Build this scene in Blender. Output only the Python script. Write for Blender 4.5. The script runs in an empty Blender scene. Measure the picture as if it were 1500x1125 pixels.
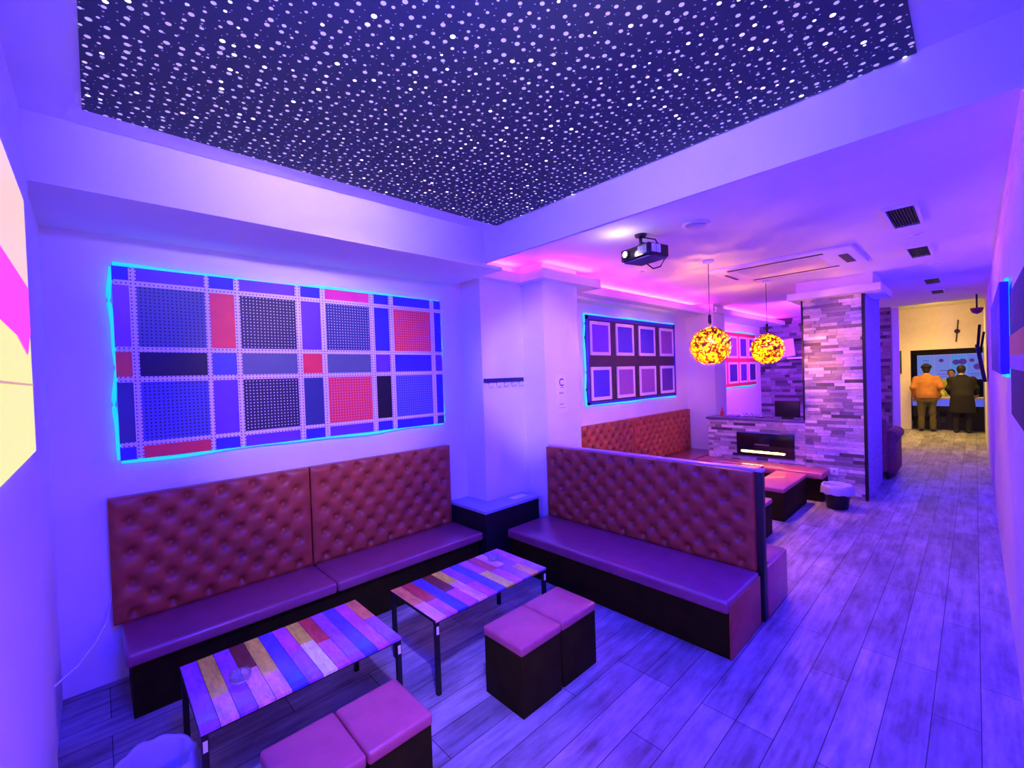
import bpy, bmesh, math, random
from mathutils import Vector, Matrix
random.seed(7)
PI = math.pi
sc = bpy.context.scene
COL = sc.collection

# ------------------------------------------------------------------ dimensions (metres)
XL = -0.20          # wall with the projection
YR = -0.15          # long wall beside the camera
W = 3.669           # long wall with the lit panels
ZS = 3.06           # ceiling inside the coffer
ZC = 2.95           # ceiling of the rest of the room
XB, YB = 2.49, 2.918
ZBEAM, ZBAY = 2.779, 2.745
XP = 7.268          # front of the stone pillar
XH = 12.0           # where the lounge ceiling ends
XF = 15.9           # wall of the bar

# ------------------------------------------------------------------ materials
def nt_new(name):
    m = bpy.data.materials.new(name); m.use_nodes = True
    nt = m.node_tree; b = nt.nodes['Principled BSDF']
    return m, nt, b
def N(nt, t, **kw):
    n = nt.nodes.new(t)
    for k, v in kw.items(): setattr(n, k, v)
    return n
def L(nt, a, b): nt.links.new(a, b)
def rgba(c): return (c[0], c[1], c[2], 1.0)

def mat(name, col, rough=0.5, metal=0.0, spec=0.5, coat=0.0, emit=None, estr=0.0, var=0.0, vscale=8.0, bump=0.0, bscale=60.0, trans=0.0, ior=1.45, alpha=1.0):
    m, nt, b = nt_new(name)
    b.inputs['Base Color'].default_value = rgba(col)
    b.inputs['Roughness'].default_value = rough
    b.inputs['Metallic'].default_value = metal
    b.inputs['Specular IOR Level'].default_value = spec
    b.inputs['Coat Weight'].default_value = coat
    b.inputs['Coat Roughness'].default_value = 0.08
    b.inputs['Transmission Weight'].default_value = trans
    b.inputs['IOR'].default_value = ior
    b.inputs['Alpha'].default_value = alpha
    if emit:
        b.inputs['Emission Color'].default_value = rgba(emit)
        b.inputs['Emission Strength'].default_value = estr
    if var > 0 or bump > 0:
        tc = N(nt, 'ShaderNodeTexCoord')
    if var > 0:
        nz = N(nt, 'ShaderNodeTexNoise'); nz.inputs['Scale'].default_value = vscale; nz.inputs['Detail'].default_value = 6
        L(nt, tc.outputs['Object'], nz.inputs['Vector'])
        mr = N(nt, 'ShaderNodeMapRange'); mr.inputs[1].default_value = 0.3; mr.inputs[2].default_value = 0.7
        mr.inputs[3].default_value = 1 - var; mr.inputs[4].default_value = 1 + var
        L(nt, nz.outputs['Fac'], mr.inputs[0])
        mx = N(nt, 'ShaderNodeMixRGB', blend_type='MULTIPLY'); mx.inputs[0].default_value = 1; mx.inputs[1].default_value = rgba(col)
        L(nt, mr.outputs[0], mx.inputs[2]); L(nt, mx.outputs[0], b.inputs['Base Color'])
    if bump > 0:
        n2 = N(nt, 'ShaderNodeTexNoise'); n2.inputs['Scale'].default_value = bscale; n2.inputs['Detail'].default_value = 4
        L(nt, tc.outputs['Object'], n2.inputs['Vector'])
        bp = N(nt, 'ShaderNodeBump'); bp.inputs['Strength'].default_value = bump; bp.inputs['Distance'].default_value = 0.004
        L(nt, n2.outputs['Fac'], bp.inputs['Height']); L(nt, bp.outputs[0], b.inputs['Normal'])
    return m

def mat_attr(name, rough=0.6, spec=0.4, coat=0.0, grain=None, gamt=0.25, bump=0.25):
    """base colour from the mesh's own colour attribute (each stone / plank its own colour) with grain"""
    m, nt, b = nt_new(name)
    at = N(nt, 'ShaderNodeAttribute', attribute_name='tint')
    tc = N(nt, 'ShaderNodeTexCoord'); mp = N(nt, 'ShaderNodeMapping')
    mp.inputs['Scale'].default_value = grain or (12, 12, 40)
    L(nt, tc.outputs['Object'], mp.inputs['Vector'])
    nz = N(nt, 'ShaderNodeTexNoise'); nz.inputs['Scale'].default_value = 1; nz.inputs['Detail'].default_value = 8; nz.inputs['Roughness'].default_value = 0.7
    L(nt, mp.outputs[0], nz.inputs['Vector'])
    mr = N(nt, 'ShaderNodeMapRange'); mr.inputs[1].default_value = 0.28; mr.inputs[2].default_value = 0.72
    mr.inputs[3].default_value = 1 - gamt; mr.inputs[4].default_value = 1 + gamt
    L(nt, nz.outputs['Fac'], mr.inputs[0])
    mx = N(nt, 'ShaderNodeMixRGB', blend_type='MULTIPLY'); mx.inputs[0].default_value = 1
    L(nt, at.outputs['Color'], mx.inputs[1]); L(nt, mr.outputs[0], mx.inputs[2]); L(nt, mx.outputs[0], b.inputs['Base Color'])
    b.inputs['Roughness'].default_value = rough; b.inputs['Specular IOR Level'].default_value = spec
    b.inputs['Coat Weight'].default_value = coat; b.inputs['Coat Roughness'].default_value = 0.06
    if bump:
        bp = N(nt, 'ShaderNodeBump'); bp.inputs['Strength'].default_value = bump; bp.inputs['Distance'].default_value = 0.006
        L(nt, nz.outputs['Fac'], bp.inputs['Height']); L(nt, bp.outputs[0], b.inputs['Normal'])
    return m

def mat_floor():
    m, nt, b = nt_new('grey_wood_planks')
    tc = N(nt, 'ShaderNodeTexCoord')
    br = N(nt, 'ShaderNodeTexBrick'); br.offset = 0.37; br.offset_frequency = 3; br.squash = 1.0
    for k, v in (('Scale', 1.0), ('Mortar Size', 0.0022), ('Mortar Smooth', 0.1), ('Bias', 0.0), ('Brick Width', 1.15), ('Row Height', 0.172)): br.inputs[k].default_value = v
    br.inputs['Color1'].default_value = (0.19, 0.19, 0.19, 1); br.inputs['Color2'].default_value = (0.34, 0.34, 0.34, 1); br.inputs['Mortar'].default_value = (0.03, 0.03, 0.03, 1)
    L(nt, tc.outputs['Object'], br.inputs['Vector'])
    def noise(scale, det, sx):
        mp = N(nt, 'ShaderNodeMapping'); mp.inputs['Scale'].default_value = sx
        L(nt, tc.outputs['Object'], mp.inputs['Vector'])
        nz = N(nt, 'ShaderNodeTexNoise'); nz.inputs['Scale'].default_value = scale; nz.inputs['Detail'].default_value = det; nz.inputs['Roughness'].default_value = 0.65
        L(nt, mp.outputs[0], nz.inputs['Vector']); return nz
    n1 = noise(1.0, 9, (2.2, 26, 1)); n2 = noise(1.0, 6, (2.5, 6.5, 1))
    ad = N(nt, 'ShaderNodeMath', operation='MULTIPLY_ADD'); L(nt, n1.outputs['Fac'], ad.inputs[0]); ad.inputs[1].default_value = 0.55
    mu = N(nt, 'ShaderNodeMath', operation='MULTIPLY'); L(nt, n2.outputs['Fac'], mu.inputs[0]); mu.inputs[1].default_value = 0.75
    L(nt, mu.outputs[0], ad.inputs[2])
    mr = N(nt, 'ShaderNodeMapRange'); mr.inputs[1].default_value = 0.44; mr.inputs[2].default_value = 0.86; mr.inputs[3].default_value = 0.35; mr.inputs[4].default_value = 1.75
    L(nt, ad.outputs[0], mr.inputs[0])
    mx = N(nt, 'ShaderNodeMixRGB', blend_type='MULTIPLY'); mx.inputs[0].default_value = 1
    L(nt, br.outputs['Color'], mx.inputs[1]); L(nt, mr.outputs[0], mx.inputs[2]); L(nt, mx.outputs[0], b.inputs['Base Color'])
    b.inputs['Roughness'].default_value = 0.42; b.inputs['Specular IOR Level'].default_value = 0.45
    bp = N(nt, 'ShaderNodeBump'); bp.inputs['Strength'].default_value = 0.25; bp.inputs['Distance'].default_value = 0.004
    L(nt, mx.outputs[0], bp.inputs['Height']); L(nt, bp.outputs[0], b.inputs['Normal'])
    return m

def mat_stars():
    """dark starlight board: printed pale dots of two sizes and scattered lit fibre ends"""
    m, nt, b = nt_new('starlight_board')
    tc = N(nt, 'ShaderNodeTexCoord')
    def layer(scale, rad, off, rnd=0.8):
        mp = N(nt, 'ShaderNodeMapping'); mp.inputs['Location'].default_value = off
        L(nt, tc.outputs['Object'], mp.inputs['Vector'])
        v = N(nt, 'ShaderNodeTexVoronoi', voronoi_dimensions='2D', feature='F1'); v.inputs['Scale'].default_value = scale; v.inputs['Randomness'].default_value = rnd
        L(nt, mp.outputs[0], v.inputs['Vector'])
        wn = N(nt, 'ShaderNodeSeparateColor'); L(nt, v.outputs['Color'], wn.inputs[0])
        r = N(nt, 'ShaderNodeMapRange'); r.inputs[3].default_value = rad * 0.55; r.inputs[4].default_value = rad * 1.1; L(nt, wn.outputs[0], r.inputs[0])
        dv = N(nt, 'ShaderNodeMath', operation='DIVIDE'); L(nt, v.outputs['Distance'], dv.inputs[0]); L(nt, r.outputs[0], dv.inputs[1])
        s = N(nt, 'ShaderNodeMapRange', interpolation_type='SMOOTHSTEP'); s.inputs[1].default_value = 1.0; s.inputs[2].default_value = 0.75; s.inputs[3].default_value = 0; s.inputs[4].default_value = 1
        L(nt, dv.outputs[0], s.inputs[0])
        return s, wn
    a, ac = layer(19.5, 0.20, (0, 0, 0), .62); c, cc = layer(24, 0.085, (3.3, 1.7, 0))
    mxd = N(nt, 'ShaderNodeMath', operation='MAXIMUM'); L(nt, a.outputs[0], mxd.inputs[0])
    h = N(nt, 'ShaderNodeMath', operation='MULTIPLY'); L(nt, c.outputs[0], h.inputs[0]); h.inputs[1].default_value = 0.7; L(nt, h.outputs[0], mxd.inputs[1])
    nz = N(nt, 'ShaderNodeTexNoise'); nz.inputs['Scale'].default_value = 160; L(nt, tc.outputs['Object'], nz.inputs['Vector'])
    cb = N(nt, 'ShaderNodeMixRGB'); cb.inputs[1].default_value = STAR_BASE1; cb.inputs[2].default_value = STAR_BASE2; L(nt, nz.outputs['Fac'], cb.inputs[0])
    cm = N(nt, 'ShaderNodeMixRGB'); L(nt, mxd.outputs[0], cm.inputs[0]); L(nt, cb.outputs[0], cm.inputs[1]); cm.inputs[2].default_value = (0.8, 0.8, 0.8, 1)
    L(nt, cm.outputs[0], b.inputs['Base Color']); b.inputs['Roughness'].default_value = 0.8; b.inputs['Specular IOR Level'].default_value = 0.1
    # lit fibre ends: a share of the large dots glow
    gt = N(nt, 'ShaderNodeMapRange'); gt.inputs[1].default_value = 0.86; gt.inputs[2].default_value = 1.0; gt.inputs[3].default_value = 0.0; gt.inputs[4].default_value = 2.6
    L(nt, ac.outputs[1], gt.inputs[0])
    base = N(nt, 'ShaderNodeMath', operation='ADD'); L(nt, gt.outputs[0], base.inputs[0]); base.inputs[1].default_value = 0.42
    g1 = N(nt, 'ShaderNodeMath', operation='MULTIPLY'); L(nt, a.outputs[0], g1.inputs[0]); L(nt, base.outputs[0], g1.inputs[1])
    g2 = N(nt, 'ShaderNodeMath', operation='MULTIPLY'); L(nt, c.outputs[0], g2.inputs[0]); g2.inputs[1].default_value = 0.16
    g3 = N(nt, 'ShaderNodeMath', operation='MAXIMUM'); L(nt, g1.outputs[0], g3.inputs[0]); L(nt, g2.outputs[0], g3.inputs[1])
    ec = N(nt, 'ShaderNodeMixRGB'); ec.inputs[1].default_value = (0.8, 0.85, 1.0, 1); ec.inputs[2].default_value = (1.0, 0.75, 0.6, 1); L(nt, ac.outputs[2], ec.inputs[0])
    L(nt, ec.outputs[0], b.inputs['Emission Color']); L(nt, g3.outputs[0], b.inputs['Emission Strength'])
    return m

def mat_peg(name, base, dot, pitch=0.0225, rad=0.22, rough=0.5):
    m, nt, b = nt_new(name)
    uv = N(nt, 'ShaderNodeUVMap')
    sc_ = N(nt, 'ShaderNodeVectorMath', operation='SCALE'); sc_.inputs['Scale'].default_value = 1 / pitch; L(nt, uv.outputs[0], sc_.inputs[0])
    fr = N(nt, 'ShaderNodeVectorMath', operation='FRACTION'); L(nt, sc_.outputs[0], fr.inputs[0])
    sb = N(nt, 'ShaderNodeVectorMath', operation='SUBTRACT'); sb.inputs[1].default_value = (0.5, 0.5, 0.0); L(nt, fr.outputs[0], sb.inputs[0])
    ml = N(nt, 'ShaderNodeVectorMath', operation='MULTIPLY'); ml.inputs[1].default_value = (1, 1, 0); L(nt, sb.outputs[0], ml.inputs[0])
    ln = N(nt, 'ShaderNodeVectorMath', operation='LENGTH'); L(nt, ml.outputs[0], ln.inputs[0])
    lt = N(nt, 'ShaderNodeMath', operation='LESS_THAN'); lt.inputs[1].default_value = rad; L(nt, ln.outputs['Value'], lt.inputs[0])
    mx = N(nt, 'ShaderNodeMixRGB'); mx.inputs[1].default_value = rgba(base); mx.inputs[2].default_value = rgba(dot); L(nt, lt.outputs[0], mx.inputs[0])
    L(nt, mx.outputs[0], b.inputs['Base Color']); b.inputs['Roughness'].default_value = rough
    return m

STAR_BASE1 = (0.055, 0.085, 0.085, 1); STAR_BASE2 = (0.09, 0.13, 0.125, 1)
LEATHER = (0.36, 0.075, 0.028)
M = dict(
    wall=mat('white_wall_paint', (0.80, 0.80, 0.80), 0.7, spec=0.2, var=0.03, vscale=3),
    ceil=mat('white_ceiling_paint', (0.82, 0.82, 0.82), 0.75, spec=0.2, var=0.02, vscale=3),
    trim=mat('white_trim', (0.82, 0.82, 0.82), 0.55, spec=0.3),
    floor=mat_floor(), stars=mat_stars(),
    leather=mat('brown_leather', LEATHER, 0.36, spec=0.5, var=0.16, vscale=14, bump=0.3, bscale=180),
    seatleather_lit=mat('blue_lit_seat_leather', (0.26, 0.055, 0.12), 0.30, spec=1.0, coat=0.35, var=0.12, vscale=10, bump=0.25, bscale=140),  # brown leather with the blue light on seat tops put into its colour
    otto=mat('purple_lit_ottoman_leather', (0.44, 0.09, 0.13), 0.42, spec=1.0, coat=0.25, var=0.12, vscale=12, bump=0.25, bscale=160),  # brown leather, the purple sheen of the light put into its colour
    dark=mat('shaded_base_leather', (0.022, 0.020, 0.003), 0.6, spec=0.06, var=0.2),  # same leather on unlit fronts, the shade put into a near-black tone
    black=mat('black_paint', (0.012, 0.012, 0.012), 0.45, spec=0.4),
    blackgloss=mat('black_gloss', (0.008, 0.008, 0.008), 0.15, spec=0.5),
    ledge_top=mat('ledge_laminate', (0.30, 0.38, 0.55), 0.3, spec=0.5),
    white=mat('white_paper', (0.85, 0.85, 0.85), 0.7),
    grey=mat('grey_plastic', (0.35, 0.35, 0.38), 0.5),
    steel=mat('brushed_steel', (0.5, 0.5, 0.55), 0.3, metal=1.0),
    stone=mat_attr('stacked_stone', 0.75, 0.25, grain=(18, 18, 60), gamt=0.3, bump=0.5),
    plank=mat_attr('painted_plank_print', 0.25, 0.5, coat=1.0, grain=(30, 9, 1), gamt=0.4, bump=0.0),
    led=mat('cyan_led', (0.1, 0.6, 0.8), 0.5, emit=(0.0, 0.62, 1.0), estr=.95),
    glass=mat('clear_glass', (0.95, 0.95, 1.0), 0.03, trans=0.92, ior=1.45),
    bag=mat('thin_bag_plastic', (0.42, 0.42, 0.50), 0.3, spec=0.6),
    cord=mat('black_cord', (0.02, 0.02, 0.02), 0.6),
    bulb=mat('warm_bulb', (1, 0.9, 0.6), 0.5, emit=(1.0, 0.72, 0.25), estr=14),
    flame=mat('ember_strip', (1, 0.7, 0.2), 0.5, emit=(1.0, 0.72, 0.22), estr=5.0),
    red=mat('red_plastic', (0.7, 0.03, 0.02), 0.4),
    skin=mat('skin', (0.62, 0.36, 0.25), 0.55),
    brownjacket=mat('tan_jacket', (0.42, 0.17, 0.035), 0.8, var=0.15, vscale=12),
    olive=mat('olive_trousers', (0.10, 0.085, 0.03), 0.85, var=0.2, vscale=14),
    blackcloth=mat('black_cloth', (0.010, 0.010, 0.010), 0.85),
    lime=mat('lime_top', (0.65, 0.75, 0.10), 0.8),
    hair=mat('dark_hair', (0.02, 0.014, 0.01), 0.6),
    walldark=mat('side_wallpaper', (0.30, 0.28, 0.55), 0.7, var=0.3, vscale=30, bump=0.4, bscale=50),
    darkpanel=mat('dark_board', (0.045, 0.02, 0.05), 0.6, var=0.15),
    rwcloth=mat('dark_speckled_board', (0.06, 0.05, 0.09), 0.8, var=0.35, vscale=90),
    orange=mat('orange_band', (0.55, 0.22, 0.10), 0.6),
)

# ------------------------------------------------------------------ mesh helpers
class MB:
    def __init__(s): s.bm = bmesh.new(); s.tint = s.bm.loops.layers.float_color.new('tint'); s.cur = (1, 1, 1, 1)
    def _paint(s, faces):
        for f in faces:
            for l in f.loops: l[s.tint] = s.cur
    def add(s, verts, faces, smooth=False):
        vs = [s.bm.verts.new(v) for v in verts]; out = []
        for f in faces:
            try: fc = s.bm.faces.new([vs[i] for i in f]); fc.smooth = smooth; out.append(fc)
            except ValueError: pass
        s._paint(out); return s
    def box(s, x0, x1, y0, y1, z0, z1, bev=0.0, seg=2):
        x0, x1 = min(x0, x1), max(x0, x1); y0, y1 = min(y0, y1), max(y0, y1); z0, z1 = min(z0, z1), max(z0, z1)
        t = bmesh.new()
        vs = [t.verts.new(p) for p in ((x0, y0, z0), (x1, y0, z0), (x1, y1, z0), (x0, y1, z0), (x0, y0, z1), (x1, y0, z1), (x1, y1, z1), (x0, y1, z1))]
        for f in ((0, 3, 2, 1), (4, 5, 6, 7), (0, 1, 5, 4), (1, 2, 6, 5), (2, 3, 7, 6), (3, 0, 4, 7)): t.faces.new([vs[i] for i in f])
        if bev > 0:
            bmesh.ops.bevel(t, geom=list(t.edges), offset=bev, segments=seg, profile=0.5, affect='EDGES')
        s.merge(t, smooth=bev > 0); return s
    def merge(s, t, smooth=False, matrix=None):
        t.verts.index_update()
        vs = [s.bm.verts.new(matrix @ v.co if matrix else v.co) for v in t.verts]; out = []
        for f in t.faces:
            try: fc = s.bm.faces.new([vs[v.index] for v in f.verts]); fc.smooth = smooth; out.append(fc)
            except ValueError: pass
        s._paint(out); t.free()
    def tube(s, pts, r, n=8, closed=False):
        pts = [Vector(p) for p in pts]; k = len(pts); rs = r if isinstance(r, (list, tuple)) else [r] * k
        rings = []; up = Vector((0, 0, 1))
        for i, p in enumerate(pts):
            a = pts[(i - 1) % k] if (closed or i > 0) else p; b = pts[(i + 1) % k] if (closed or i < k - 1) else p
            d = (b - a).normalized()
            u = d.cross(up)
            if u.length < 1e-3: u = d.cross(Vector((1, 0, 0)))
            u.normalize(); v = d.cross(u).normalized()
            rings.append([s.bm.verts.new(p + (u * math.cos(2 * PI * j / n) + v * math.sin(2 * PI * j / n)) * rs[i]) for j in range(n)])
        out = []
        for i in range(k if closed else k - 1):
            A, B = rings[i], rings[(i + 1) % k]
            for j in range(n):
                f = s.bm.faces.new((A[j], A[(j + 1) % n], B[(j + 1) % n], B[j])); f.smooth = True; out.append(f)
        if not closed:
            out.append(s.bm.faces.new(rings[0][::-1])); out.append(s.bm.faces.new(rings[-1]))
        s._paint(out); return s
    def lathe(s, prof, c=(0, 0, 0), n=24, cap=True, sx=1, sy=1):
        c = Vector(c); rings = []
        for r, z in prof:
            rings.append([s.bm.verts.new(c + Vector((r * sx * math.cos(2 * PI * j / n), r * sy * math.sin(2 * PI * j / n), z))) for j in range(n)])
        out = []
        for A, B in zip(rings, rings[1:]):
            for j in range(n):
                f = s.bm.faces.new((A[j], A[(j + 1) % n], B[(j + 1) % n], B[j])); f.smooth = True; out.append(f)
        if cap:
            for rg in (rings[0][::-1], rings[-1]):
                try: out.append(s.bm.faces.new(rg))
                except ValueError: pass
        s._paint(out); return s
    def sphere(s, c, r, seg=16, rings=10, sc3=(1, 1, 1)):
        t = bmesh.new(); bmesh.ops.create_uvsphere(t, u_segments=seg, v_segments=rings, radius=r)
        s.merge(t, True, Matrix.Translation(c) @ Matrix.Diagonal((*sc3, 1))); return s

def obj(name, mb, material, parent=None, local=False, fix=True):
    """link a mesh part; geometry is given in world coordinates unless local"""
    bm = mb.bm
    if fix: bmesh.ops.recalc_face_normals(bm, faces=bm.faces)
    if parent is not None and not local:
        base = parent.matrix_world.translation if parent.parent is None else world_loc(parent)
        for v in bm.verts: v.co -= base
    uvl = bm.loops.layers.uv.new('UVMap')
    for f in bm.faces:
        n = f.normal; ax = max(range(3), key=lambda i: abs(n[i]))
        for l in f.loops:
            c = l.vert.co
            l[uvl].uv = (c.y, c.z) if ax == 0 else ((c.x, c.z) if ax == 1 else (c.x, c.y))
    me = bpy.data.meshes.new(name); bm.to_mesh(me); bm.free()
    me.materials.append(material)
    o = bpy.data.objects.new(name, me); COL.objects.link(o)
    if parent is not None: o.parent = parent
    return o
def world_loc(o):
    v = Vector((0, 0, 0))
    while o is not None: v += o.location; o = o.parent
    return v
def tag(o, label, cat, group=None, kind=None):
    o['label'] = label; o['category'] = cat
    if group: o['group'] = group
    if kind: o['kind'] = kind
    return o
def thing(name, label, cat, loc=(0, 0, 0), group=None):
    o = bpy.data.objects.new(name, None); COL.objects.link(o); o.location = loc; o.empty_display_size = 0.1
    o.matrix_world = Matrix.Translation(loc)
    return tag(o, label, cat, group)
def struct(name, mb, material, label=None, cat=None):
    o = obj(name, mb, material); o['kind'] = 'structure'
    if label: o['label'] = label
    if cat: o['category'] = cat
    return o
def dup(root, loc, label, group=None):
    r = root.copy(); COL.objects.link(r); r.location = loc; r['label'] = label
    if group: r['group'] = group
    for ch in list(root.children):
        c = ch.copy(); COL.objects.link(c); c.parent = r
        for g in list(ch.children):
            d = g.copy(); COL.objects.link(d); d.parent = c
    return r
def B(*a, **k): return MB().box(*a, **k)

# ------------------------------------------------------------------ the setting
struct('floor', B(XL - .1, 18.6, YR - .1, W + .1, -0.06, 0.0), M['floor'], 'grey wood plank floor of the whole room', 'floor')
struct('wall_left', B(XL - .1, XL, YR - .1, W + .1, 0, ZS + .06), M['wall'], 'white end wall carrying the projected picture', 'wall')
struct('wall_back', B(XL, 18.6, W, W + .1, 0, ZS + .3), M['wall'], 'long white wall behind the lit panels', 'wall')
struct('wall_right', B(XL - .1, XF + .3, YR - .1, YR, 0, ZS + .3), M['wall'], 'white wall along the aisle at the right edge', 'wall')
# coffer over the first seating group
struct('ceiling', B(XL, XB + .03, YR, YB + .032, ZS, ZS + .06), M['ceil'], 'white margin of the raised ceiling around the star board', 'ceiling')
mb = MB(); mb.box(XL, XB + .03, YB, YB + .03, ZBAY, ZS); mb.box(XL, XB + .03, YB + .03, W, ZBAY, ZBAY + .03); mb.box(XB + .03, 2.70, YB, W, ZBAY, ZBAY + .03)
struct('trim_1', mb, M['ceil'], 'white drop face and soffit of the raised ceiling over the pegboard panel', 'ceiling beam')
struct('beam', B(XB, XB + .03, YR, YB, ZBEAM, ZS), M['ceil'], 'white beam face at the right side of the star ceiling', 'ceiling beam')
struct('ceiling_lounge', B(XB + .03, XH, YR, W, ZC, ZC + .06), M['ceil'], 'white ceiling over the far seating and the aisle', 'ceiling')
struct('ceiling_bar', B(XH, 18.6, YR, W, 3.22, 3.28), M['ceil'], 'ceiling of the warmly lit bar beyond the lounge', 'ceiling')
struct('trim_2', B(XH - .03, XH, YR, W, ZC, 3.28), M['ceil'], 'white header where the lounge ceiling meets the bar', 'ceiling beam')
# stepped column with the coat rack
C1X, C1Y, C2X, C2Y, C2X1 = 2.791, 3.362, 3.37, 3.05, 3.935
mb = MB(); mb.box(C1X, C2X + .02, C1Y, W, 0, ZC + .06); mb.box(C2X, C2X1, C2Y, W, 0, ZC + .06)
struct('column', mb, M['wall'], 'white stepped column between the first two wall panels', 'column')
struct('column_corner', B(7.95, 8.45, 3.17, W, 0, ZC), M['wall'], 'white column at the left end of the stone half wall', 'column')
# cove boxes with hidden strip lights
def cove_path(path, depth_in, z0, z1, t=.03):
    mb = MB()
    for (xa, ya), (xb, yb) in zip(path, path[1:]): pass
    return mb
mb = MB()
mb.box(2.70, 3.26, 3.27, 3.30, 2.765, 2.865); mb.box(3.26, 3.29, 2.98, 3.30, 2.765, 2.865); mb.box(3.26, 4.26, 2.95, 2.98, 2.765, 2.865); mb.box(4.23, 4.26, 2.98, 3.30, 2.765, 2.865)
mb.box(2.70, 3.26, 3.30, C1Y + .01, 2.765, 2.785); mb.box(3.29, C2X + .01, 2.98, 3.37, 2.765, 2.785); mb.box(C2X + .01, C2X1, 2.98, C2Y + .01, 2.765, 2.785); mb.box(C2X1, 4.23, 2.98, 3.30, 2.765, 2.785)
struct('trim_3', mb, M['trim'], 'white cove box wrapped round the top of the stepped column', 'cove trim')
mb = MB(); mb.box(C2X1, 7.98, 3.305, 3.335, 2.79, 2.88); mb.box(C2X1, 7.98, 3.335, W, 2.79, 2.81); mb.box(C2X1, 7.98, 3.48, W, 2.755, 2.79)
struct('trim_4', mb, M['trim'], 'long white cove shelf above the framed panel', 'cove trim')
mb = MB(); mb.box(7.92, 11.95, 3.10, 3.13, 2.79, 2.88); mb.box(7.92, 11.95, 3.13, W, 2.79, 2.81)
struct('trim_5', mb, M['trim'], 'white cove shelf above the red framed panel', 'cove trim')

# ------------------------------------------------------------------ starlight board
tag(obj('starlight_panel', B(0.004, 2.478, 0.149, 2.739, ZS - .012, ZS - .001), M['stars']), 'dark blue ceiling board full of tiny star lights', 'ceiling panel')

# ------------------------------------------------------------------ projected picture (plain colour fields)
def mat_emit(name, col, s):
    m, nt, b = nt_new(name)
    b.inputs['Base Color'].default_value = (0.04, 0.04, 0.04, 1); b.inputs['Emission Color'].default_value = rgba(col); b.inputs['Emission Strength'].default_value = s
    return m
struct('trim_8', B(XL, XL + .014, YR, 2.93, 0, ZBAY), M['wall'], 'white wall board under the projected picture, ending beside the sofa bay', 'wall board')
XL += .014
scr = thing('projection_screen', 'bright projected picture of yellow pink and peach fields on the end wall', 'projection', (XL, 1.7, 1.56))
X0 = XL + .012
obj('screen_surface', B(XL, X0, 0.95, 2.52, 1.563, 2.535), mat_emit('picture_yellow', (0.95, 0.9, 0.18), 1.0), scr)
obj('picture_field', B(X0, X0 + .002, 0.95, 2.515, 2.10, 2.53), mat_emit('picture_peach', (1.0, 0.62, 0.42), 1.0), scr)
mb = MB(); mb.add([(X0 + .003, 1.2, 2.19), (X0 + .003, 2.505, 2.19), (X0 + .003, 2.50, 2.02), (X0 + .003, 2.37, 1.925), (X0 + .003, 2.10, 1.97), (X0 + .003, 1.2, 2.0)], [(0, 1, 2, 3, 4, 5)])
mb.add([(X0, 1.2, 2.19), (X0, 2.505, 2.19), (X0, 2.50, 2.02), (X0, 2.37, 1.925), (X0, 2.10, 1.97), (X0, 1.2, 2.0)], [(5, 4, 3, 2, 1, 0)])
obj('picture_field', mb, mat_emit('picture_pink', (1.0, 0.06, 0.75), 1.0), scr)
obj('picture_field', B(X0, X0 + .003, 0.95, 2.515, 1.815, 1.822), mat_emit('picture_ochre', (0.9, 0.45, 0.2), 0.8), scr)

XL -= .014
# ------------------------------------------------------------------ lit wall panels
def led_loop(x0, x1, z0, z1, y, parent, sides='LTBR', r=0.012, amp=0.008, material=None):
    out = []
    def run(p, q, wax):
        n = 26; pts = []
        ph = random.random() * 6
        for i in range(n + 1):
            t = i / n; v = Vector(p).lerp(Vector(q), t)
            v[wax] += amp * math.sin(ph + t * 11) + amp * .5 * math.sin(ph * 2 + t * 23); pts.append(v)
        mb = MB().tube(pts, r, 8)
        o = obj('led_strip', mb, material or M['led'], parent); o['label'] = 'glowing cyan light strip'; out.append(o)
    g = .012
    if 'L' in sides: run((x0 - g, y, z0), (x0 - g, y, z1), 0)
    if 'T' in sides: run((x0, y, z1 + g), (x1, y, z1 + g), 2)
    if 'B' in sides: run((x0, y, z0 - g), (x1, y, z0 - g), 2)
    if 'R' in sides: run((x1 + g * .4, y, z0), (x1 + g * .4, y, z1), 0)
    return out

P1 = (0.105, 2.488, 1.358, 2.545)
pegp = thing('pegboard_art', 'large wall panel of blue, red and black perforated squares with pale crossed strips', 'wall panel', (1.3, W, 1.358))
obj('backboard', B(P1[0], P1[1], 3.628, W - .012, P1[2], P1[3]), mat('panel_back', (0.06, 0.05, 0.5), 0.5), pegp)
cols = [0.105, 0.176, 0.212, 0.566, 0.594, 0.740, 0.775, 1.148, 1.188, 1.337, 1.376, 1.751, 1.795, 1.936, 1.98, 2.368, 2.414, 2.488]
rows = [2.545, 2.467, 2.435, 2.055, 2.022, 1.869, 1.833, 1.460, 1.431, 1.358]
PC = {}
def pc(key, c, peg=None):
    k = (key, peg)
    if k not in PC:
        PC[k] = mat('panel_' + key, c, 0.45, var=0.06, vscale=10) if peg is None else mat_peg('peg_' + key, c, peg, rad=.22 if peg[0] < .1 else .19)
    return PC[k]
DK = (0.005, 0.005, 0.02); LT = (0.75, 0.75, 0.8)
CC = dict(blue=(0.03, 0.03, 0.60), violet=(0.15, 0.05, 0.60), slate=(0.11, 0.16, 0.20), red=(0.95, 0.05, 0.06), black=(0.004, 0.004, 0.008), navy=(0.008, 0.012, 0.04), mid=(0.07, 0.10, 0.36), lilac=(0.34, 0.12, 0.7), orange=(0.95, 0.12, 0.03), pink=(0.95, 0.05, 0.30), deep=(0.03, 0.05, 0.17))
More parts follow.
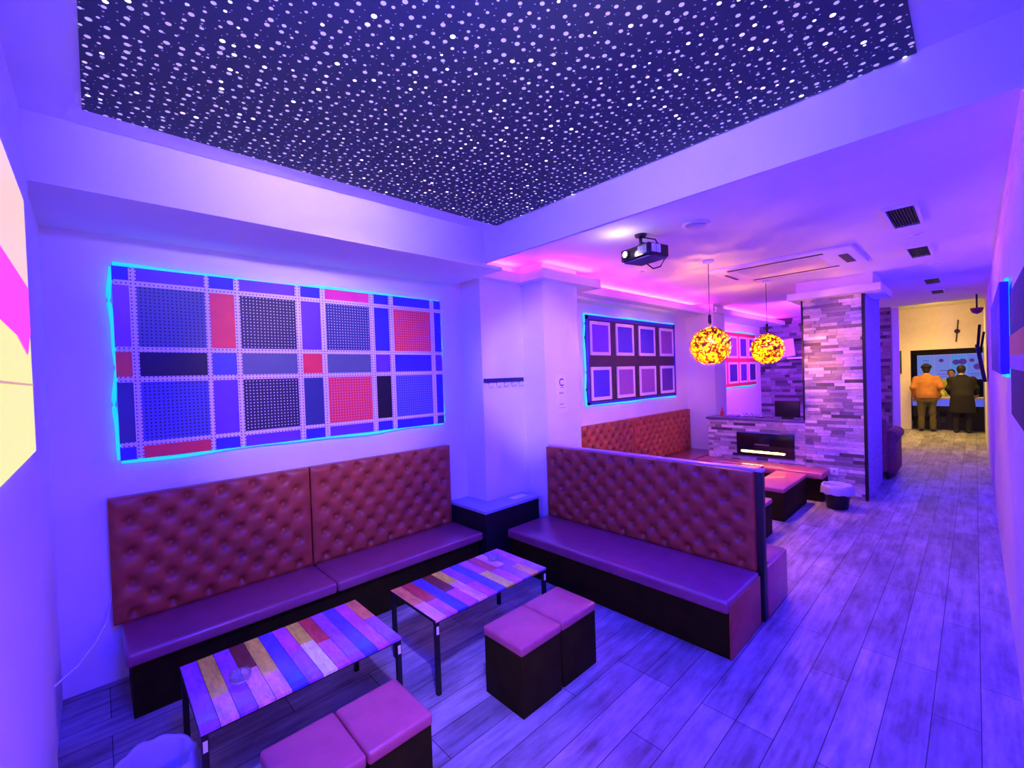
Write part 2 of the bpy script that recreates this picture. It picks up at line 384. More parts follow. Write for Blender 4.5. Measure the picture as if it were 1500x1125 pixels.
grid = [['blue', 'violet', 'blue', 'violet', 'blue', 'pink', 'blue', 'blue', 'blue'],
        ['lilac', 'slate*d', 'red', 'navy*l', 'violet', 'deep*l', 'blue', 'red*r', 'blue'],
        ['orange', 'black', 'mid', 'slate', 'red', 'slate', 'violet', 'blue', 'violet'],
        ['deep', 'mid*d', 'violet', 'navy*l', 'deep', 'red*r', 'black', 'mid*m', 'blue'],
        ['blue', 'red', 'blue', 'violet', 'blue', 'violet', 'blue', 'blue', 'deep']]
for r in range(5):
    for c in range(9):
        k = grid[r][c]; x0, x1 = cols[2 * c], cols[2 * c + 1]; z1, z0 = rows[2 * r], rows[2 * r + 1]
        if '*' in k:
            nm, d = k.split('*'); dot = {'d': DK, 'l': LT, 'r': (0.95, 0.45, 0.5), 'm': (0.3, 0.35, 0.8)}[d]
            obj('perforated_square', B(x0 - .006, x1 + .006, 3.619, 3.628, z0 - .006, z1 + .006), pc(nm, CC[nm], dot), pegp)
        else:
            obj('colour_tile', B(x0 - .006, x1 + .006, 3.622, 3.628, z0 - .006, z1 + .006), pc(k, CC[k]), pegp)
strip_m = mat_peg('pale_perforated_strip', (0.86, 0.80, 0.84), (0.06, 0.04, 0.10), pitch=0.0225, rad=0.20)
strip_p = mat('pale_strip', (0.86, 0.80, 0.84), 0.5)
for c in range(8): obj('vertical_strip', B(cols[2 * c + 1], cols[2 * c + 2], 3.6135, 3.621, P1[2], P1[3]), strip_m, pegp)
for r in range(4): obj('horizontal_strip', B(P1[0], P1[1], 3.6150, 3.621, rows[2 * r + 2], rows[2 * r + 1]), strip_m, pegp)
led_loop(P1[0], P1[1], P1[2], P1[3], 3.640, pegp, 'LTBR')

def framed_panel(label, x0, x1, z0, z1, board, fx, fz, cloth, yf=3.622):
    t = thing('framed_art', label, 'wall panel', ((x0 + x1) / 2, W, z0))
    obj('backboard', B(x0, x1, yf, W - .012, z0, z1, bev=.004), board, t)
    i = 0
    for (a, b), colrow in [((fz[0]), cloth[0]), ((fz[1]), cloth[1])]:
        for (u, v), cm in zip(fx, colrow):
            mb = MB(); w = 0.045
            mb.box(u, v, yf - .016, yf, b - w, b); mb.box(u, v, yf - .016, yf, a, a + w); mb.box(u, u + w * .9, yf - .016, yf, a + w, b - w); mb.box(v - w * .9, v, yf - .016, yf, a + w, b - w)
            fr = obj('frame', mb, M['frame'], t)
            obj('canvas', B(u + w * .9, v - w * .9, yf - .006, yf, a + w, b - w), cm, fr)
    return t
M['frame'] = mat('pale_picture_frame', (0.86, 0.80, 0.84), 0.5)
cl = lambda n, c: mat('canvas_' + n, c, 0.8, var=0.15, vscale=40)
cv, cb, cp, cd = cl('violet', (0.20, 0.07, 0.62)), cl('blue', (0.07, 0.05, 0.55)), cl('plum', (0.32, 0.13, 0.42)), cl('indigo', (0.12, 0.05, 0.36))
p2 = framed_panel('dark wall panel with eight pale framed blue and plum canvases above the banquette', 4.84, 7.40, 1.36, 2.59, M['darkpanel'],
                  [(4.925, 5.40), (5.555, 6.035), (6.185, 6.69), (6.845, 7.32)], [(2.042, 2.512), (1.415, 1.880)], [[cv, cb, cb, cp], [cb, cp, cp, cd]])
mbl = mat('blue_board_edge', (0.04, 0.03, 0.5), 0.5)
for (a, b, c, d) in ((4.84, 7.40, 2.535, 2.59), (4.84, 7.40, 1.36, 1.395), (4.84, 4.90, 1.36, 2.59), (7.345, 7.40, 1.36, 2.59)):
    obj('edge_band', B(a, b, 3.618, 3.624, c, d), mbl, p2)
led_loop(4.84, 7.40, 1.36, 2.59, 3.640, p2, 'LTB', r=.014)
cs = [cl('grape', (0.16, 0.06, 0.20)), cl('night', (0.05, 0.03, 0.12)), cl('dusk', (0.10, 0.04, 0.20))]
p3 = framed_panel('red wall panel with pale framed dark canvases behind the hanging lamps', 9.05, 11.52, 1.40, 2.58, mat('red_board', (0.9, 0.06, 0.05), 0.5),
                  [(9.10, 9.66), (9.80, 10.33), (10.45, 10.92), (11.02, 11.50)], [(2.02, 2.50), (1.47, 1.93)], [[cv, cp, cs[2], cs[0]], [cs[0], cs[1], cs[2], cs[1]]])
led_loop(9.05, 11.52, 1.40, 2.58, 3.640, p3, 'LTB', r=.016)
# panels on the aisle wall
pb = thing('aisle_art', 'dark speckled panel with an orange band on the wall at the right edge', 'wall panel', (2.2, YR, 1.5))
obj('backboard', B(1.3, 2.72, YR + .012, YR + .05, 1.56, 2.06, bev=.004), M['rwcloth'], pb)
obj('orange_band', B(1.3, 2.715, YR + .05, YR + .053, 1.80, 1.88), M['orange'], pb)
obj('blue_band', B(1.3, 2.715, YR + .05, YR + .053, 1.75, 1.80), pc('violet', CC['violet']), pb)
def led_y(x0, x1, z0, z1, y, parent, sides, r=.010):
    for a, b, nm in (((x1 + .01, y, z0), (x1 + .01, y, z1), 'R'), ((x0, y, z1 + .01), (x1, y, z1 + .01), 'T'), ((x0, y, z0 - .01), (x1, y, z0 - .01), 'B')):
        if nm in sides:
            o = obj('led_strip', MB().tube([a, b], r, 8), M['led'], parent); o['label'] = 'glowing cyan light strip'
led_y(1.3, 2.72, 1.56, 2.06, YR + .02, pb, 'TB')
pa = thing('aisle_art', 'narrow blue lit panel further along the aisle wall before the bar', 'wall panel', (4.7, YR, 1.69))
obj('backboard', B(3.85, 5.75, YR + .012, YR + .05, 1.70, 2.24, bev=.004), mat('blue_board', (0.05, 0.04, 0.5), 0.5), pa)
led_y(3.85, 5.75, 1.70, 2.24, YR + .02, pa, 'TBR'); led_y(3.6, 3.85, 1.70, 2.24, YR + .02, pa, 'R')

# ------------------------------------------------------------------ tufted seating
def tufted(u0, u1, z0, z1, axis, face, thick, sgn, nb, rowsn, name, parent, depth=0.044):
    """upright backrest cushion; u runs along the bench, the tufted face looks in direction sgn of the other axis"""
    mb = MB(); nu = max(24, int((u1 - u0) / 0.016)); nz = max(20, int((z1 - z0) / 0.016))
    btn = []
    dz = (z1 - z0) / rowsn
    for r in range(rowsn):
        n = nb if r % 2 == 0 else nb - 1
        for i in range(n):
            uu = u0 + (u1 - u0) * ((i + .5) / nb if r % 2 == 0 else (i + 1) / nb); btn.append((uu, z0 + dz * (r + .5)))
    du = (u1 - u0) / nb
    def h(u, z):
        e = min(u - u0, u1 - u, z - z0, z1 - z); d = 0.0
        edge = 1 - math.exp(-max(e, 0) / 0.018)
        for (a, b) in btn:
            rr = ((u - a) ** 2 + (z - b) ** 2)
            if rr < 0.02: d = max(d, math.exp(-rr / (2 * 0.017 ** 2)) * depth + math.exp(-rr / (2 * 0.05 ** 2)) * depth * 0.35)
        # soft diamond folds
        s1 = ((u - u0) / du + (z - z0) / (2 * dz)) - .75; s2 = ((u - u0) / du - (z - z0) / (2 * dz)) - .25
        f1 = abs(s1 - round(s1)); f2 = abs(s2 - round(s2))
        fold = 0.006 * (math.exp(-(f1 / .06) ** 2) + math.exp(-(f2 / .06) ** 2))
        return edge * 0.022 - d - fold * edge
    V = []
    for j in range(nz + 1):
        for i in range(nu + 1):
            u = u0 + (u1 - u0) * i / nu; z = z0 + (z1 - z0) * j / nz
            w = face + sgn * (h(u, z) - 0.022)
            V.append((u, w, z) if axis == 'x' else (w, u, z))
    F = []
    for j in range(nz):
        for i in range(nu):
            a = j * (nu + 1) + i; F.append((a, a + 1, a + nu + 2, a + nu + 1))
    mb.add(V, F, True)
    # sides and back
    bk = face - sgn * thick
    def bp(u, z): return (u, bk, z) if axis == 'x' else (bk, u, z)
    def fp(u, z):
        w = face + sgn * (h(u, z) - 0.022); return (u, w, z) if axis == 'x' else (w, u, z)
    for a, b in (((u0, z0), (u0, z1)), ((u0, z1), (u1, z1)), ((u1, z1), (u1, z0)), ((u1, z0), (u0, z0))):
        mb.add([fp(*a), fp(*b), bp(*b), bp(*a)], [(0, 1, 2, 3)])
    mb.add([bp(u0, z0), bp(u1, z0), bp(u1, z1), bp(u0, z1)], [(0, 1, 2, 3)])
    return obj(name, mb, M['leather'], parent)

SZ = 0.376
s1 = thing('tufted_sofa', 'long brown tufted leather sofa against the wall under the pegboard panel', 'sofa', (1.3, 3.4, 0), 'tufted bench seats')
obj('base', B(.09, 2.50, 3.16, 3.62, 0, SZ - .06), M['dark'], s1)
for a, b, nb in ((0.065, 1.192, 9), (1.196, 2.528, 10)):
    obj('seat_cushion', B(a, b, 3.113, 3.575, SZ - .075, SZ, bev=.018, seg=3), M['seatleather_lit'], s1)
for a, b, nb in ((0.03, 1.188, 6), (1.198, 2.520, 7)):
    tufted(a, b, SZ - .01, 1.13, 'x', 3.565, .09, -1, nb, 8, 'backrest', s1)

s2 = thing('tufted_sofa', 'brown tufted leather sofa jutting out from the column beside the aisle', 'sofa', (3.0, 2.0, 0), 'tufted bench seats')
obj('base', B(2.765, 3.345, 1.05, 3.00, 0, SZ - .02, bev=.006), M['dark'], s2)
obj('seat_cushion', B(2.726, 3.29, 1.046, 3.012, SZ - .085, SZ, bev=.02, seg=3), M['seatleather_lit'], s2)
tufted(1.075, 3.012, SZ - .01, 1.062, 'y', 3.28, .06, -1, 10, 8, 'backrest', s2)
o = obj('end_panel', B(2.75, 3.29, 1.040, 1.052, 0.01, SZ - .03, bev=.004), M['leather'], s2)
sp = thing('seat_divider', 'tall black partition board between the two back to back sofas', 'partition', (3.38, 2.0, 0))
obj('board', B(3.352, 3.415, 1.035, 3.03, 0, 1.055, bev=.004), M['black'], sp)
obj('top_rail', B(3.347, 3.42, 1.03, 3.03, 1.055, 1.075, bev=.004), mat('rail_lacquer', (0.55, 0.35, 0.45), 0.3), sp)
s3 = thing('tufted_sofa', 'brown leather sofa turned away behind the black partition', 'sofa', (3.65, 2.0, 0), 'tufted bench seats')
obj('base', B(3.425, 3.84, 1.06, 3.0, 0, SZ - .02), M['dark'], s3)
obj('seat_cushion', B(3.50, 3.88, 1.04, 3.01, SZ - .085, SZ, bev=.02, seg=3), M['seatleather_lit'], s3)
obj('end_panel', B(3.425, 3.87, 1.030, 1.055, 0.01, SZ - .01, bev=.006), M['otto'], s3)
tufted(1.06, 3.01, SZ - .01, 1.03, 'y', 3.50, .07, 1, 11, 6, 'backrest', s3)
s4 = thing('tufted_sofa', 'reddish tufted banquette on the wall under the framed blue panel', 'sofa', (6.1, 3.4, 0), 'tufted bench seats')
obj('base', B(4.20, 7.80, 3.16, 3.62, 0, SZ - .05), M['dark'], s4)
obj('seat_cushion', B(4.18, 7.84, 3.113, 3.575, SZ - .075, SZ, bev=.018, seg=3), M['seatleather_lit'], s4)
for a, b in ((4.02, 5.92), (5.93, 7.84)): tufted(a, b, SZ - .01, 1.085, 'x', 3.565, .09, -1, 10, 8, 'backrest', s4)
s5 = thing('low_bench', 'backless brown bench along the foot of the stone fireplace', 'bench', (7.03, 2.2, 0))
obj('base', B(6.86, 7.20, 1.40, 3.05, 0, SZ - .06), M['dark'], s5)
obj('seat_cushion', B(6.82, 7.215, 2.22, 3.05, SZ - .075, SZ + .01, bev=.018, seg=3), M['otto'], s5)
obj('seat_cushion', B(6.82, 7.215, 1.38, 2.21, SZ - .075, SZ + .01, bev=.018, seg=3), M['otto'], s5)

# ledge round the column
ld = thing('column_ledge', 'black boxed ledge with a blue top wrapped round the foot of the column', 'ledge', (2.9, 3.3, 0))
mb = MB(); mb.box(2.56, 3.27, 3.11, C1Y - .005, 0, .53); mb.box(2.56, C1X - .006, C1Y - .005, W - .006, 0, .53)
obj('body', mb, M['black'], ld)
mb = MB(); mb.box(2.55, 3.275, 3.10, C1Y - .004, .53, .555); mb.box(2.55, C1X - .004, C1Y - .004, W - .004, .53, .555)
obj('top', mb, M['ledge_top'], ld)
tag(obj('paper_slip', B(3.00, 3.19, 3.19, 3.27, .5555, .562), M['white']), 'white folded paper slip lying on the column ledge', 'paper')

# ------------------------------------------------------------------ low tables
YEL, BRN, BLU, MAG, PUR, ORG, PNK, WHT, RED = (0.72, 0.70, 0.05), (0.16, 0.035, 0.02), (0.06, 0.06, 0.85), (0.60, 0.10, 0.62), (0.34, 0.09, 0.62), (0.75, 0.28, 0.08), (0.85, 0.35, 0.55), (0.80, 0.80, 0.55), (0.55, 0.05, 0.05)
def low_table(label, x0, x1, y0, y1, z, planks, split, sticker=True):
    t = thing('low_table', label, 'table', ((x0 + x1) / 2, (y0 + y1) / 2, 0), 'striped low tables')
    mb = MB(); n = len(planks); w = (x1 - x0) / n
    for i, (far, near) in enumerate(planks):
        a, b = x0 + i * w + .0012, x0 + (i + 1) * w - .0012
        s = y0 + (y1 - y0) * (split + random.uniform(-.13, .13))
        for c, ya, yb in ((far, s, y1), (near, y0, s)):
            mb.cur = (*c, 1); mb.add([(a, ya, z), (b, ya, z), (b, yb, z), (a, yb, z)], [(0, 1, 2, 3)])
            if ya == y0: mb.add([(a, y0 - .0004, z - .012), (b, y0 - .0004, z - .012), (b, y0 - .0004, z), (a, y0 - .0004, z)], [(0, 1, 2, 3)])
    obj('printed_top', mb, M['plank'], t, fix=False)
    obj('top_board', B(x0, x1, y0, y1, z - .018, z - .0008), M['black'], t)
    r = .012
    for sx in (0, 1):
        for sy in (0, 1):
            cx = (x0 + .015, x1 - .015)[sx]; cy = (y0 + .015, y1 - .015)[sy]
            lg = obj('leg', B(cx - r, cx + r, cy - r, cy + r, 0, z - .018), M['black'], t)
            if sy == 0 and sticker:
                st = obj('sticker', B(cx - .008, cx + .008, cy - r - .001, cy - r, z - .085, z - .04), M['white'], lg)
                st['label'] = 'small white sticker on the leg'
    return t
T1 = [(PUR, PUR), (YEL, PNK), (PUR, PUR), (BRN, PNK), (YEL, PNK), (BLU, BLU), (MAG, PUR), (YEL, WHT), (RED, MAG), (PUR, PUR), (BLU, BLU), (MAG, MAG), (ORG, PUR)]
T2 = [(ORG, PNK), (RED, MAG), (BLU, BLU), (BRN, MAG), (YEL, PNK), (PUR, MAG), (BLU, BLU), (MAG, YEL), (RED, MAG), (PNK, PUR), (PUR, ORG), (MAG, PUR)]
low_table('nearest low table with striped painted plank top beside the wall sofa', .249, 1.128, 2.103, 2.677, .432, T1, .45)
low_table('middle low table with striped plank top in front of the jutting sofa', 1.336, 2.262, 2.10, 2.62, .432, T2, .5)
low_table('far low table with pink striped top by the fireplace bench', 6.20, 6.72, 2.05, 2.66, .43, T2[3:10], .5, sticker=False)

def ashtray(label, x, y, z):
    t = thing('ashtray', label, 'ashtray', (x, y, z), 'glass ashtrays')
    mb = MB().lathe([(0.0, .001), (.036, .001), (.042, .006), (.046, .030), (.043, .032), (.036, .028), (.034, .010), (0.0, .008)], (x, y, z), 28, cap=False)
    # notched rim
    mbn = MB()
    for k in range(3):
        a = 2 * PI * k / 3; mbn.box(x + .036 * math.cos(a) - .005, x + .036 * math.cos(a) + .005, y + .036 * math.sin(a) - .005, y + .036 * math.sin(a) + .005, z + .029, z + .035, bev=.001)
    obj('bowl', mb, M['glass'], t); obj('rim_rest', mbn, M['glass'], t)
    return t
ashtray('clear round glass ashtray on the nearest striped table', .438, 2.352, .4325)
ashtray('clear round glass ashtray on the middle striped table', 2.10, 2.48, .4325)

# ------------------------------------------------------------------ ottomans
OW, OD, OH = .323, .315, .381
def ottoman(label, x, y, w=OW, d=OD, h=OH):
    t = thing('ottoman', label, 'ottoman', (x, y, 0), 'cube ottomans')
    obj('body', B(x - w / 2 + .006, x + w / 2 - .006, y - d / 2 + .006, y + d / 2 - .006, 0, h - .05, bev=.006), M['dark'], t)
    obj('cushion', B(x - w / 2, x + w / 2, y - d / 2, y + d / 2, h - .055, h, bev=.016, seg=3), M['otto'], t)
    return t
ox, oy = 1.545 + OW / 2, 1.785
o1 = ottoman('left cube ottoman of the pair before the middle table', ox, oy)
dup(o1, (ox + OW + .004, oy, 0), 'right cube ottoman of the pair before the middle table')
qx, qy = .405 + .145, 1.755
o3 = ottoman('left cube ottoman of the pair at the bottom edge by the nearest table', qx, qy, .288, .325)
dup(o3, (qx + .292, qy, 0), 'right cube ottoman of the pair at the bottom edge by the nearest table')
ottoman('long ottoman with a top tinted by purple light in front of the fireplace bench', 6.20, 1.71, 1.0, .36, .385)
ottoman('small ottoman half hidden behind the partition end', 5.06, 1.70, .38, .36, .38)

# ------------------------------------------------------------------ bins
def bin_(label, x, y, r, h, tilt=0.0):
    t = thing('waste_bin', label, 'waste bin', (x, y, 0), 'bag lined waste bins')
    obj('bucket', MB().lathe([(r * .74, 0), (r * .76, .004), (r * .96, h - .05), (r * .98, h - .045), (r * .95, h - .045), (r * .72, .012), (0, .012)], (x, y, 0), 28), M['black'], t)
    mb = MB(); n = 48; prof = [(1.20, h - .10), (1.16, h - .03), (1.10, h + .006), (1.03, h + .010), (.97, h + .002), (.88, h - .04), (.76, h - .10), (.55, h - .15), (.25, h - .17), (.02, h - .172)]
    V = []; F = []
    for i, (k, z) in enumerate(prof):
        for j in range(n):
            a = 2 * PI * j / n; q = r * k * (1 + .025 * math.sin(7 * a + i * .4) + .014 * math.sin(13 * a + i)); zz = z + .006 * math.sin(9 * a + i) + tilt * math.cos(a - 2.3) * (1 if i < 4 else .4)
            V.append((x + q * math.cos(a), y + q * math.sin(a), max(zz, .015)))
    for i in range(len(prof) - 1):
        for j in range(n): F.append((i * n + j, i * n + (j + 1) % n, (i + 1) * n + (j + 1) % n, (i + 1) * n + j))
    mb.add(V, F, True); b = obj('bag_liner', mb, M['bag'], t); b['label'] = 'thin pale plastic bag liner'
    return t
bin_('black waste bin with a pale bag liner on the floor in the bottom left corner', .125, 2.265, .118, .30, .02)
bin_('black waste bin with a pale bag liner at the foot of the stone pillar', 6.70, 1.21, .145, .29)

# ------------------------------------------------------------------ coat rack, notice
cr = thing('coat_rack', 'dark coat rail with five hooks on the column', 'coat rack', (3.1, C1Y, 1.75))
obj('rail', B(2.80, 3.345, C1Y - .022, C1Y, 1.735, 1.775, bev=.004), mat('rail_navy', (0.02, 0.015, 0.10), 0.4), cr)
for k in range(5):
    x = 2.86 + k * .105
    mb = MB(); mb.tube([(x, C1Y - .012, 1.738), (x, C1Y - .012, 1.70), (x + .004, C1Y - .016, 1.688), (x + .02, C1Y - .03, 1.690), (x + .028, C1Y - .036, 1.699)], .0042, 8); mb.sphere((x + .029, C1Y - .037, 1.701), .0065, 10, 6)
    obj('hook', mb, M['steel'], cr)
nt_ = thing('wall_notice', 'white paper notice with a dark round symbol on the column front', 'notice', (3.62, C2Y, 1.4))
obj('sheet', B(3.525, 3.705, C2Y - .004, C2Y, 1.38, 1.79), M['white'], nt_)
ink = mat('notice_ink', (0.12, 0.02, 0.22), 0.7); ink2 = mat('notice_faint_ink', (0.52, 0.36, 0.62), 0.7)
mb = MB(); n = 40
V = []; F = []
for i in range(n + 1):
    a = math.radians(40 + 280 * i / n); wdt = .012 + .016 * abs(math.sin((a - PI) * .9))
    for q in (.043, .043 + wdt if False else .028): V.append((3.622 + q * math.cos(a), C2Y - .0052, 1.708 + q * math.sin(a)))
for i in range(n): F.append((2 * i, 2 * i + 1, 2 * i + 3, 2 * i + 2))
mb.add(V, F)
obj('symbol', mb, ink, nt_)
mb = MB()
mb.box(3.60, 3.655, C2Y - .0055, C2Y - .004, 1.650, 1.655)
obj('underline', mb, ink, nt_)
mb = MB()
mb.box(3.575, 3.645, C2Y - .0052, C2Y - .004, 1.585, 1.602); mb.box(3.575, 3.645, C2Y - .0052, C2Y - .004, 1.468, 1.480); mb.box(3.565, 3.68, C2Y - .0052, C2Y - .004, 1.435, 1.440)
obj('faint_lines', mb, ink2, nt_)

# ------------------------------------------------------------------ projector
pj = thing('projector', 'black ceiling projector with a glowing lens', 'projector', (3.42, 1.93, ZC))
Rz = math.radians(13)
def pjm(x, y, z):   # local frame: x towards the screen
    c, s = math.cos(Rz), math.sin(Rz); return Vector((3.43 - (x * c - y * s) * 1.0, 1.925 + (x * s + y * c), 2.795 + z))
def pbox(mb, x0, x1, y0, y1, z0, z1, bev=.01):
    t = MB().box(x0, x1, y0, y1, z0, z1, bev=bev)
    for v in t.bm.verts: v.co = pjm(*v.co)
    mb.merge(t.bm, False)
mb = MB(); pbox(mb, -.12, .12, -.155, .155, -.055, .045); obj('body', mb, M['blackgloss'], pj)
mb = MB(); pbox(mb, -.11, .10, -.14, .14, -.066, -.055, .003); obj('underside', mb, mat('projector_underside', (0.03, 0.03, 0.12), 0.4), pj)
mb = MB()
for k in range(6): pbox(mb, .1205, .123, -.13 + k * .016, -.122 + k * .016, -.035, .03, 0)
obj('vent_grille', mb, M['grey'], pj)
lm = MB(); t = MB().lathe([(.034, 0), (.034, .03), (.028, .032), (.024, .020)], (0, 0, 0), 20)
for v in t.bm.verts: x, y, z = v.co; v.co = pjm(.115 + z, .085 + x, -.005 + y)
lm.merge(t.bm, True); lens = obj('lens_ring', lm, M['black'], pj)
t = MB().sphere((0, 0, 0), .025, 14, 8, (1, 1, .5)); 
for v in t.bm.verts: x, y, z = v.co; v.co = pjm(.140 + z, .085 + x, -.005 + y)
lm = MB(); lm.merge(t.bm, True); obj('glass_lens', lm, mat('lens_glow', (1, 1, .6), .3, emit=(1.0, 0.85, 0.25), estr=9), lens)
mb = MB(); pbox(mb, -.1215, -.12, -.10, -.02, -.02, .035, 0); pbox(mb, -.1215, -.12, .0, .09, -.02, .035, 0)
obj('rear_label', mb, M['white'], pj)
mb = MB()
for y0, y1 in ((-.128, -.080), (-.072, -.03)):
    t = MB().box(-.02 + (y0 + .128), .03 + (y0 + .128), -.1565, -.155, -.03, .035); 
    for v in t.bm.verts: v.co = pjm(*v.co)
    mb.merge(t.bm, False)
lb = obj('side_label', mb, M['white'], pj); lb['label'] = 'white printed stickers on the projector side'
mb = MB(); mb.lathe([(.045, -.018), (.05, 0)], (3.40, 1.94, ZC), 18); mb.tube([(3.40, 1.94, ZC - .01), (3.40, 1.94, 2.845)], .014, 8)
mb.tube([pjm(.04, .10, .043), pjm(.03, .02, .075), (3.40, 1.94, 2.885)], .008, 6); mb.tube([pjm(-.06, -.10, .043), pjm(-.03, -.02, .075), (3.40, 1.94, 2.885)], .008, 6)
obj('ceiling_mount', mb, M['black'], pj)
mb = MB(); mb.tube([pjm(-.12, -.06, 0), pjm(-.19, -.05, -.04), pjm(-.17, -.02, -.10), pjm(-.10, 0, -.12), pjm(-.06, .03, -.075)], .006, 8); mb.tube([(3.40, 1.94, 2.93), (3.50, 1.86, 2.91), pjm(-.11, -.08, .03)], .006, 8)
obj('cable', mb, M['cord'], pj)

# ------------------------------------------------------------------ hanging lamps
def mat_shade():
    m, nt, b = nt_new('amber_woven_shade')
    out = nt.nodes['Material Output']
    tc = N(nt, 'ShaderNodeTexCoord'); nz = N(nt, 'ShaderNodeTexNoise'); nz.inputs['Scale'].default_value = 55; L(nt, tc.outputs['Object'], nz.inputs['Vector'])
    cr_ = N(nt, 'ShaderNodeValToRGB'); cr_.color_ramp.elements[0].position = .38; cr_.color_ramp.elements[0].color = (0.20, 0.065, 0.001, 1); cr_.color_ramp.elements[1].position = .62; cr_.color_ramp.elements[1].color = (0.36, 0.21, 0.004, 1)
    L(nt, nz.outputs['Fac'], cr_.inputs[0]); L(nt, cr_.outputs[0], b.inputs['Base Color']); b.inputs['Roughness'].default_value = .5
    tr = N(nt, 'ShaderNodeBsdfTranslucent'); L(nt, cr_.outputs[0], tr.inputs[0])
    mx = N(nt, 'ShaderNodeMixShader'); mx.inputs[0].default_value = .6; L(nt, b.outputs[0], mx.inputs[1]); L(nt, tr.outputs[0], mx.inputs[2]); L(nt, mx.outputs[0], out.inputs['Surface'])
    return m
M['shade'] = mat_shade()
def pendant(label, x, y, zc, r):
    t = thing('pendant_lamp', label, 'hanging lamp', (x, y, ZC), 'amber globe lamps')
    obj('ceiling_rose', MB().lathe([(.015, -.035), (.055, -.028), (.06, 0)], (x, y, ZC), 24), mat('rose_white', (.7, .7, .75), .4), t)
    obj('cord', MB().tube([(x, y, ZC - .03), (x, y, zc + r * .55)], .0035, 8), M['cord'], t)
    obj('lamp_holder', MB().lathe([(.006, .11), (.016, .10), (.018, .03), (.012, 0)], (x, y, zc + r + .03), 14), M['black'], t)
    mb = MB(); rnd = random.Random(int(x * 100))
    for k in range(1250):
        z = rnd.uniform(-1, 1); a = rnd.uniform(0, 2 * PI); q = math.sqrt(1 - z * z); n = Vector((q * math.cos(a), q * math.sin(a), z))
        if n.z < -.93: continue
        tg = n.orthogonal().normalized(); tg.rotate(Matrix.Rotation(rnd.uniform(0, 2 * PI), 3, n)); bt = n.cross(tg)
        rr = r * rnd.uniform(.86, 1.02); l = rnd.uniform(.025, .05); w = rnd.uniform(.003, .007); c = Vector((x, y, zc)) + n * rr
        lift = rnd.uniform(-.012, .014)
        mb.add([c - tg * l - bt * w - n * .004, c - bt * w * 1.2 + n * .006, c + tg * l - bt * w + n * lift, c + tg * l + bt * w + n * lift, c + bt * w * 1.2 + n * .006, c - tg * l + bt * w - n * .004], [(0, 1, 4, 5), (1, 2, 3, 4)], True)
    sh = obj('shade', mb, M['shade'], t, fix=False); sh['label'] = 'amber ball shade of tangled curled strips'
    obj('bulb', MB().lathe([(0.004, -.05), (.02, -.042), (.03, -.015), (.026, .015), (.014, .04), (.013, .06)], (x, y, zc + .06), 16), M['bulb'], t)
    l = bpy.data.lights.new('pendant_glow', 'POINT'); l.energy = 350; l.color = (1.0, .31, .01); l.shadow_soft_size = .05
    lo = bpy.data.objects.new('pendant_glow', l); COL.objects.link(lo); lo.location = (x, y, zc + .02)
    return t
pendant('amber tangled ball lamp hanging on the left, nearer the projector', 4.783, 1.945, 2.035, .20)
pendant('amber tangled ball lamp hanging on the right, nearer the stone pillar', 6.53, 1.908, 2.035, .20)

# ------------------------------------------------------------------ ceiling fittings
ac = thing('air_conditioner', 'flat white ceiling air conditioner cassette near the hanging lamps', 'air conditioner', (5.85, 1.5, ZC))
obj('fascia', B(5.28, 6.30, .80, 2.16, ZC - .03, ZC, bev=.006), M['trim'], ac)
obj('grille', B(5.50, 6.10, 1.10, 1.90, ZC - .036, ZC - .03), mat('grille_white', (.72, .68, .66), .5, bump=.4, bscale=200), ac)
for k in range(14): pass
obj('long_slot', B(5.375, 5.425, 1.05, 1.975, ZC - .034, ZC - .029), M['black'], ac)
obj('long_slot', B(6.17, 6.215, 1.05, 1.95, ZC - .034, ZC - .029), M['black'], ac)
obj('short_slot', B(5.58, 5.98, 2.05, 2.085, ZC - .034, ZC - .029), M['black'], ac)
obj('sensor_window', B(5.60, 6.07, .88, .96, ZC - .034, ZC - .029), M['black'], ac)

def vent(label, x0, x1, y0, y1, group='black ceiling vents'):
    t = thing('ceiling_vent', label, 'ceiling vent', ((x0 + x1) / 2, (y0 + y1) / 2, ZC), group)
    mb = MB(); w = .02
    mb.box(x0, x1, y0, y0 + w, ZC - .025, ZC); mb.box(x0, x1, y1 - w, y1, ZC - .025, ZC); mb.box(x0, x0 + w, y0 + w, y1 - w, ZC - .025, ZC); mb.box(x1 - w, x1, y0 + w, y1 - w, ZC - .025, ZC)
    obj('frame', mb, M['trim'], t)
    obj('backing', B(x0 + w, x1 - w, y0 + w, y1 - w, ZC - .006, ZC), M['black'], t)
    n = 9; mb = MB()
    for k in range(n):
        yy = y0 + w + (y1 - y0 - 2 * w) * (k + .5) / n; mb.box(x0 + w, x1 - w, yy - .0035, yy + .0015, ZC - .022, ZC - .006)
    obj('louvre', mb, M['black'], t)
    return t
vent('largest black louvred vent, nearest in the ceiling above the aisle', 4.33, 4.99, .275, .475)
vent('second black louvred vent above the aisle behind the largest one', 5.95, 6.54, .29, .48)
vent('third small dark vent above the aisle towards the bar', 8.35, 8.95, .31, .50)
vent('fourth faint dark vent above the aisle closest to the bar', 9.75, 10.3, .32, .50)
t = thing('diffuser_vent', 'round white ceiling diffuser beside the projector', 'ceiling diffuser', (3.515, 1.515, ZC))
obj('ring', MB().lathe([(.105, 0), (.105, -.012), (.085, -.018), (.080, -.006)], (3.515, 1.515, ZC), 32), M['trim'], t)
obj('cone', MB().lathe([(.078, -.004), (.05, -.022), (.012, -.026)], (3.515, 1.515, ZC), 28), mat('diffuser_grey', (.5, .5, .6), .5), t)
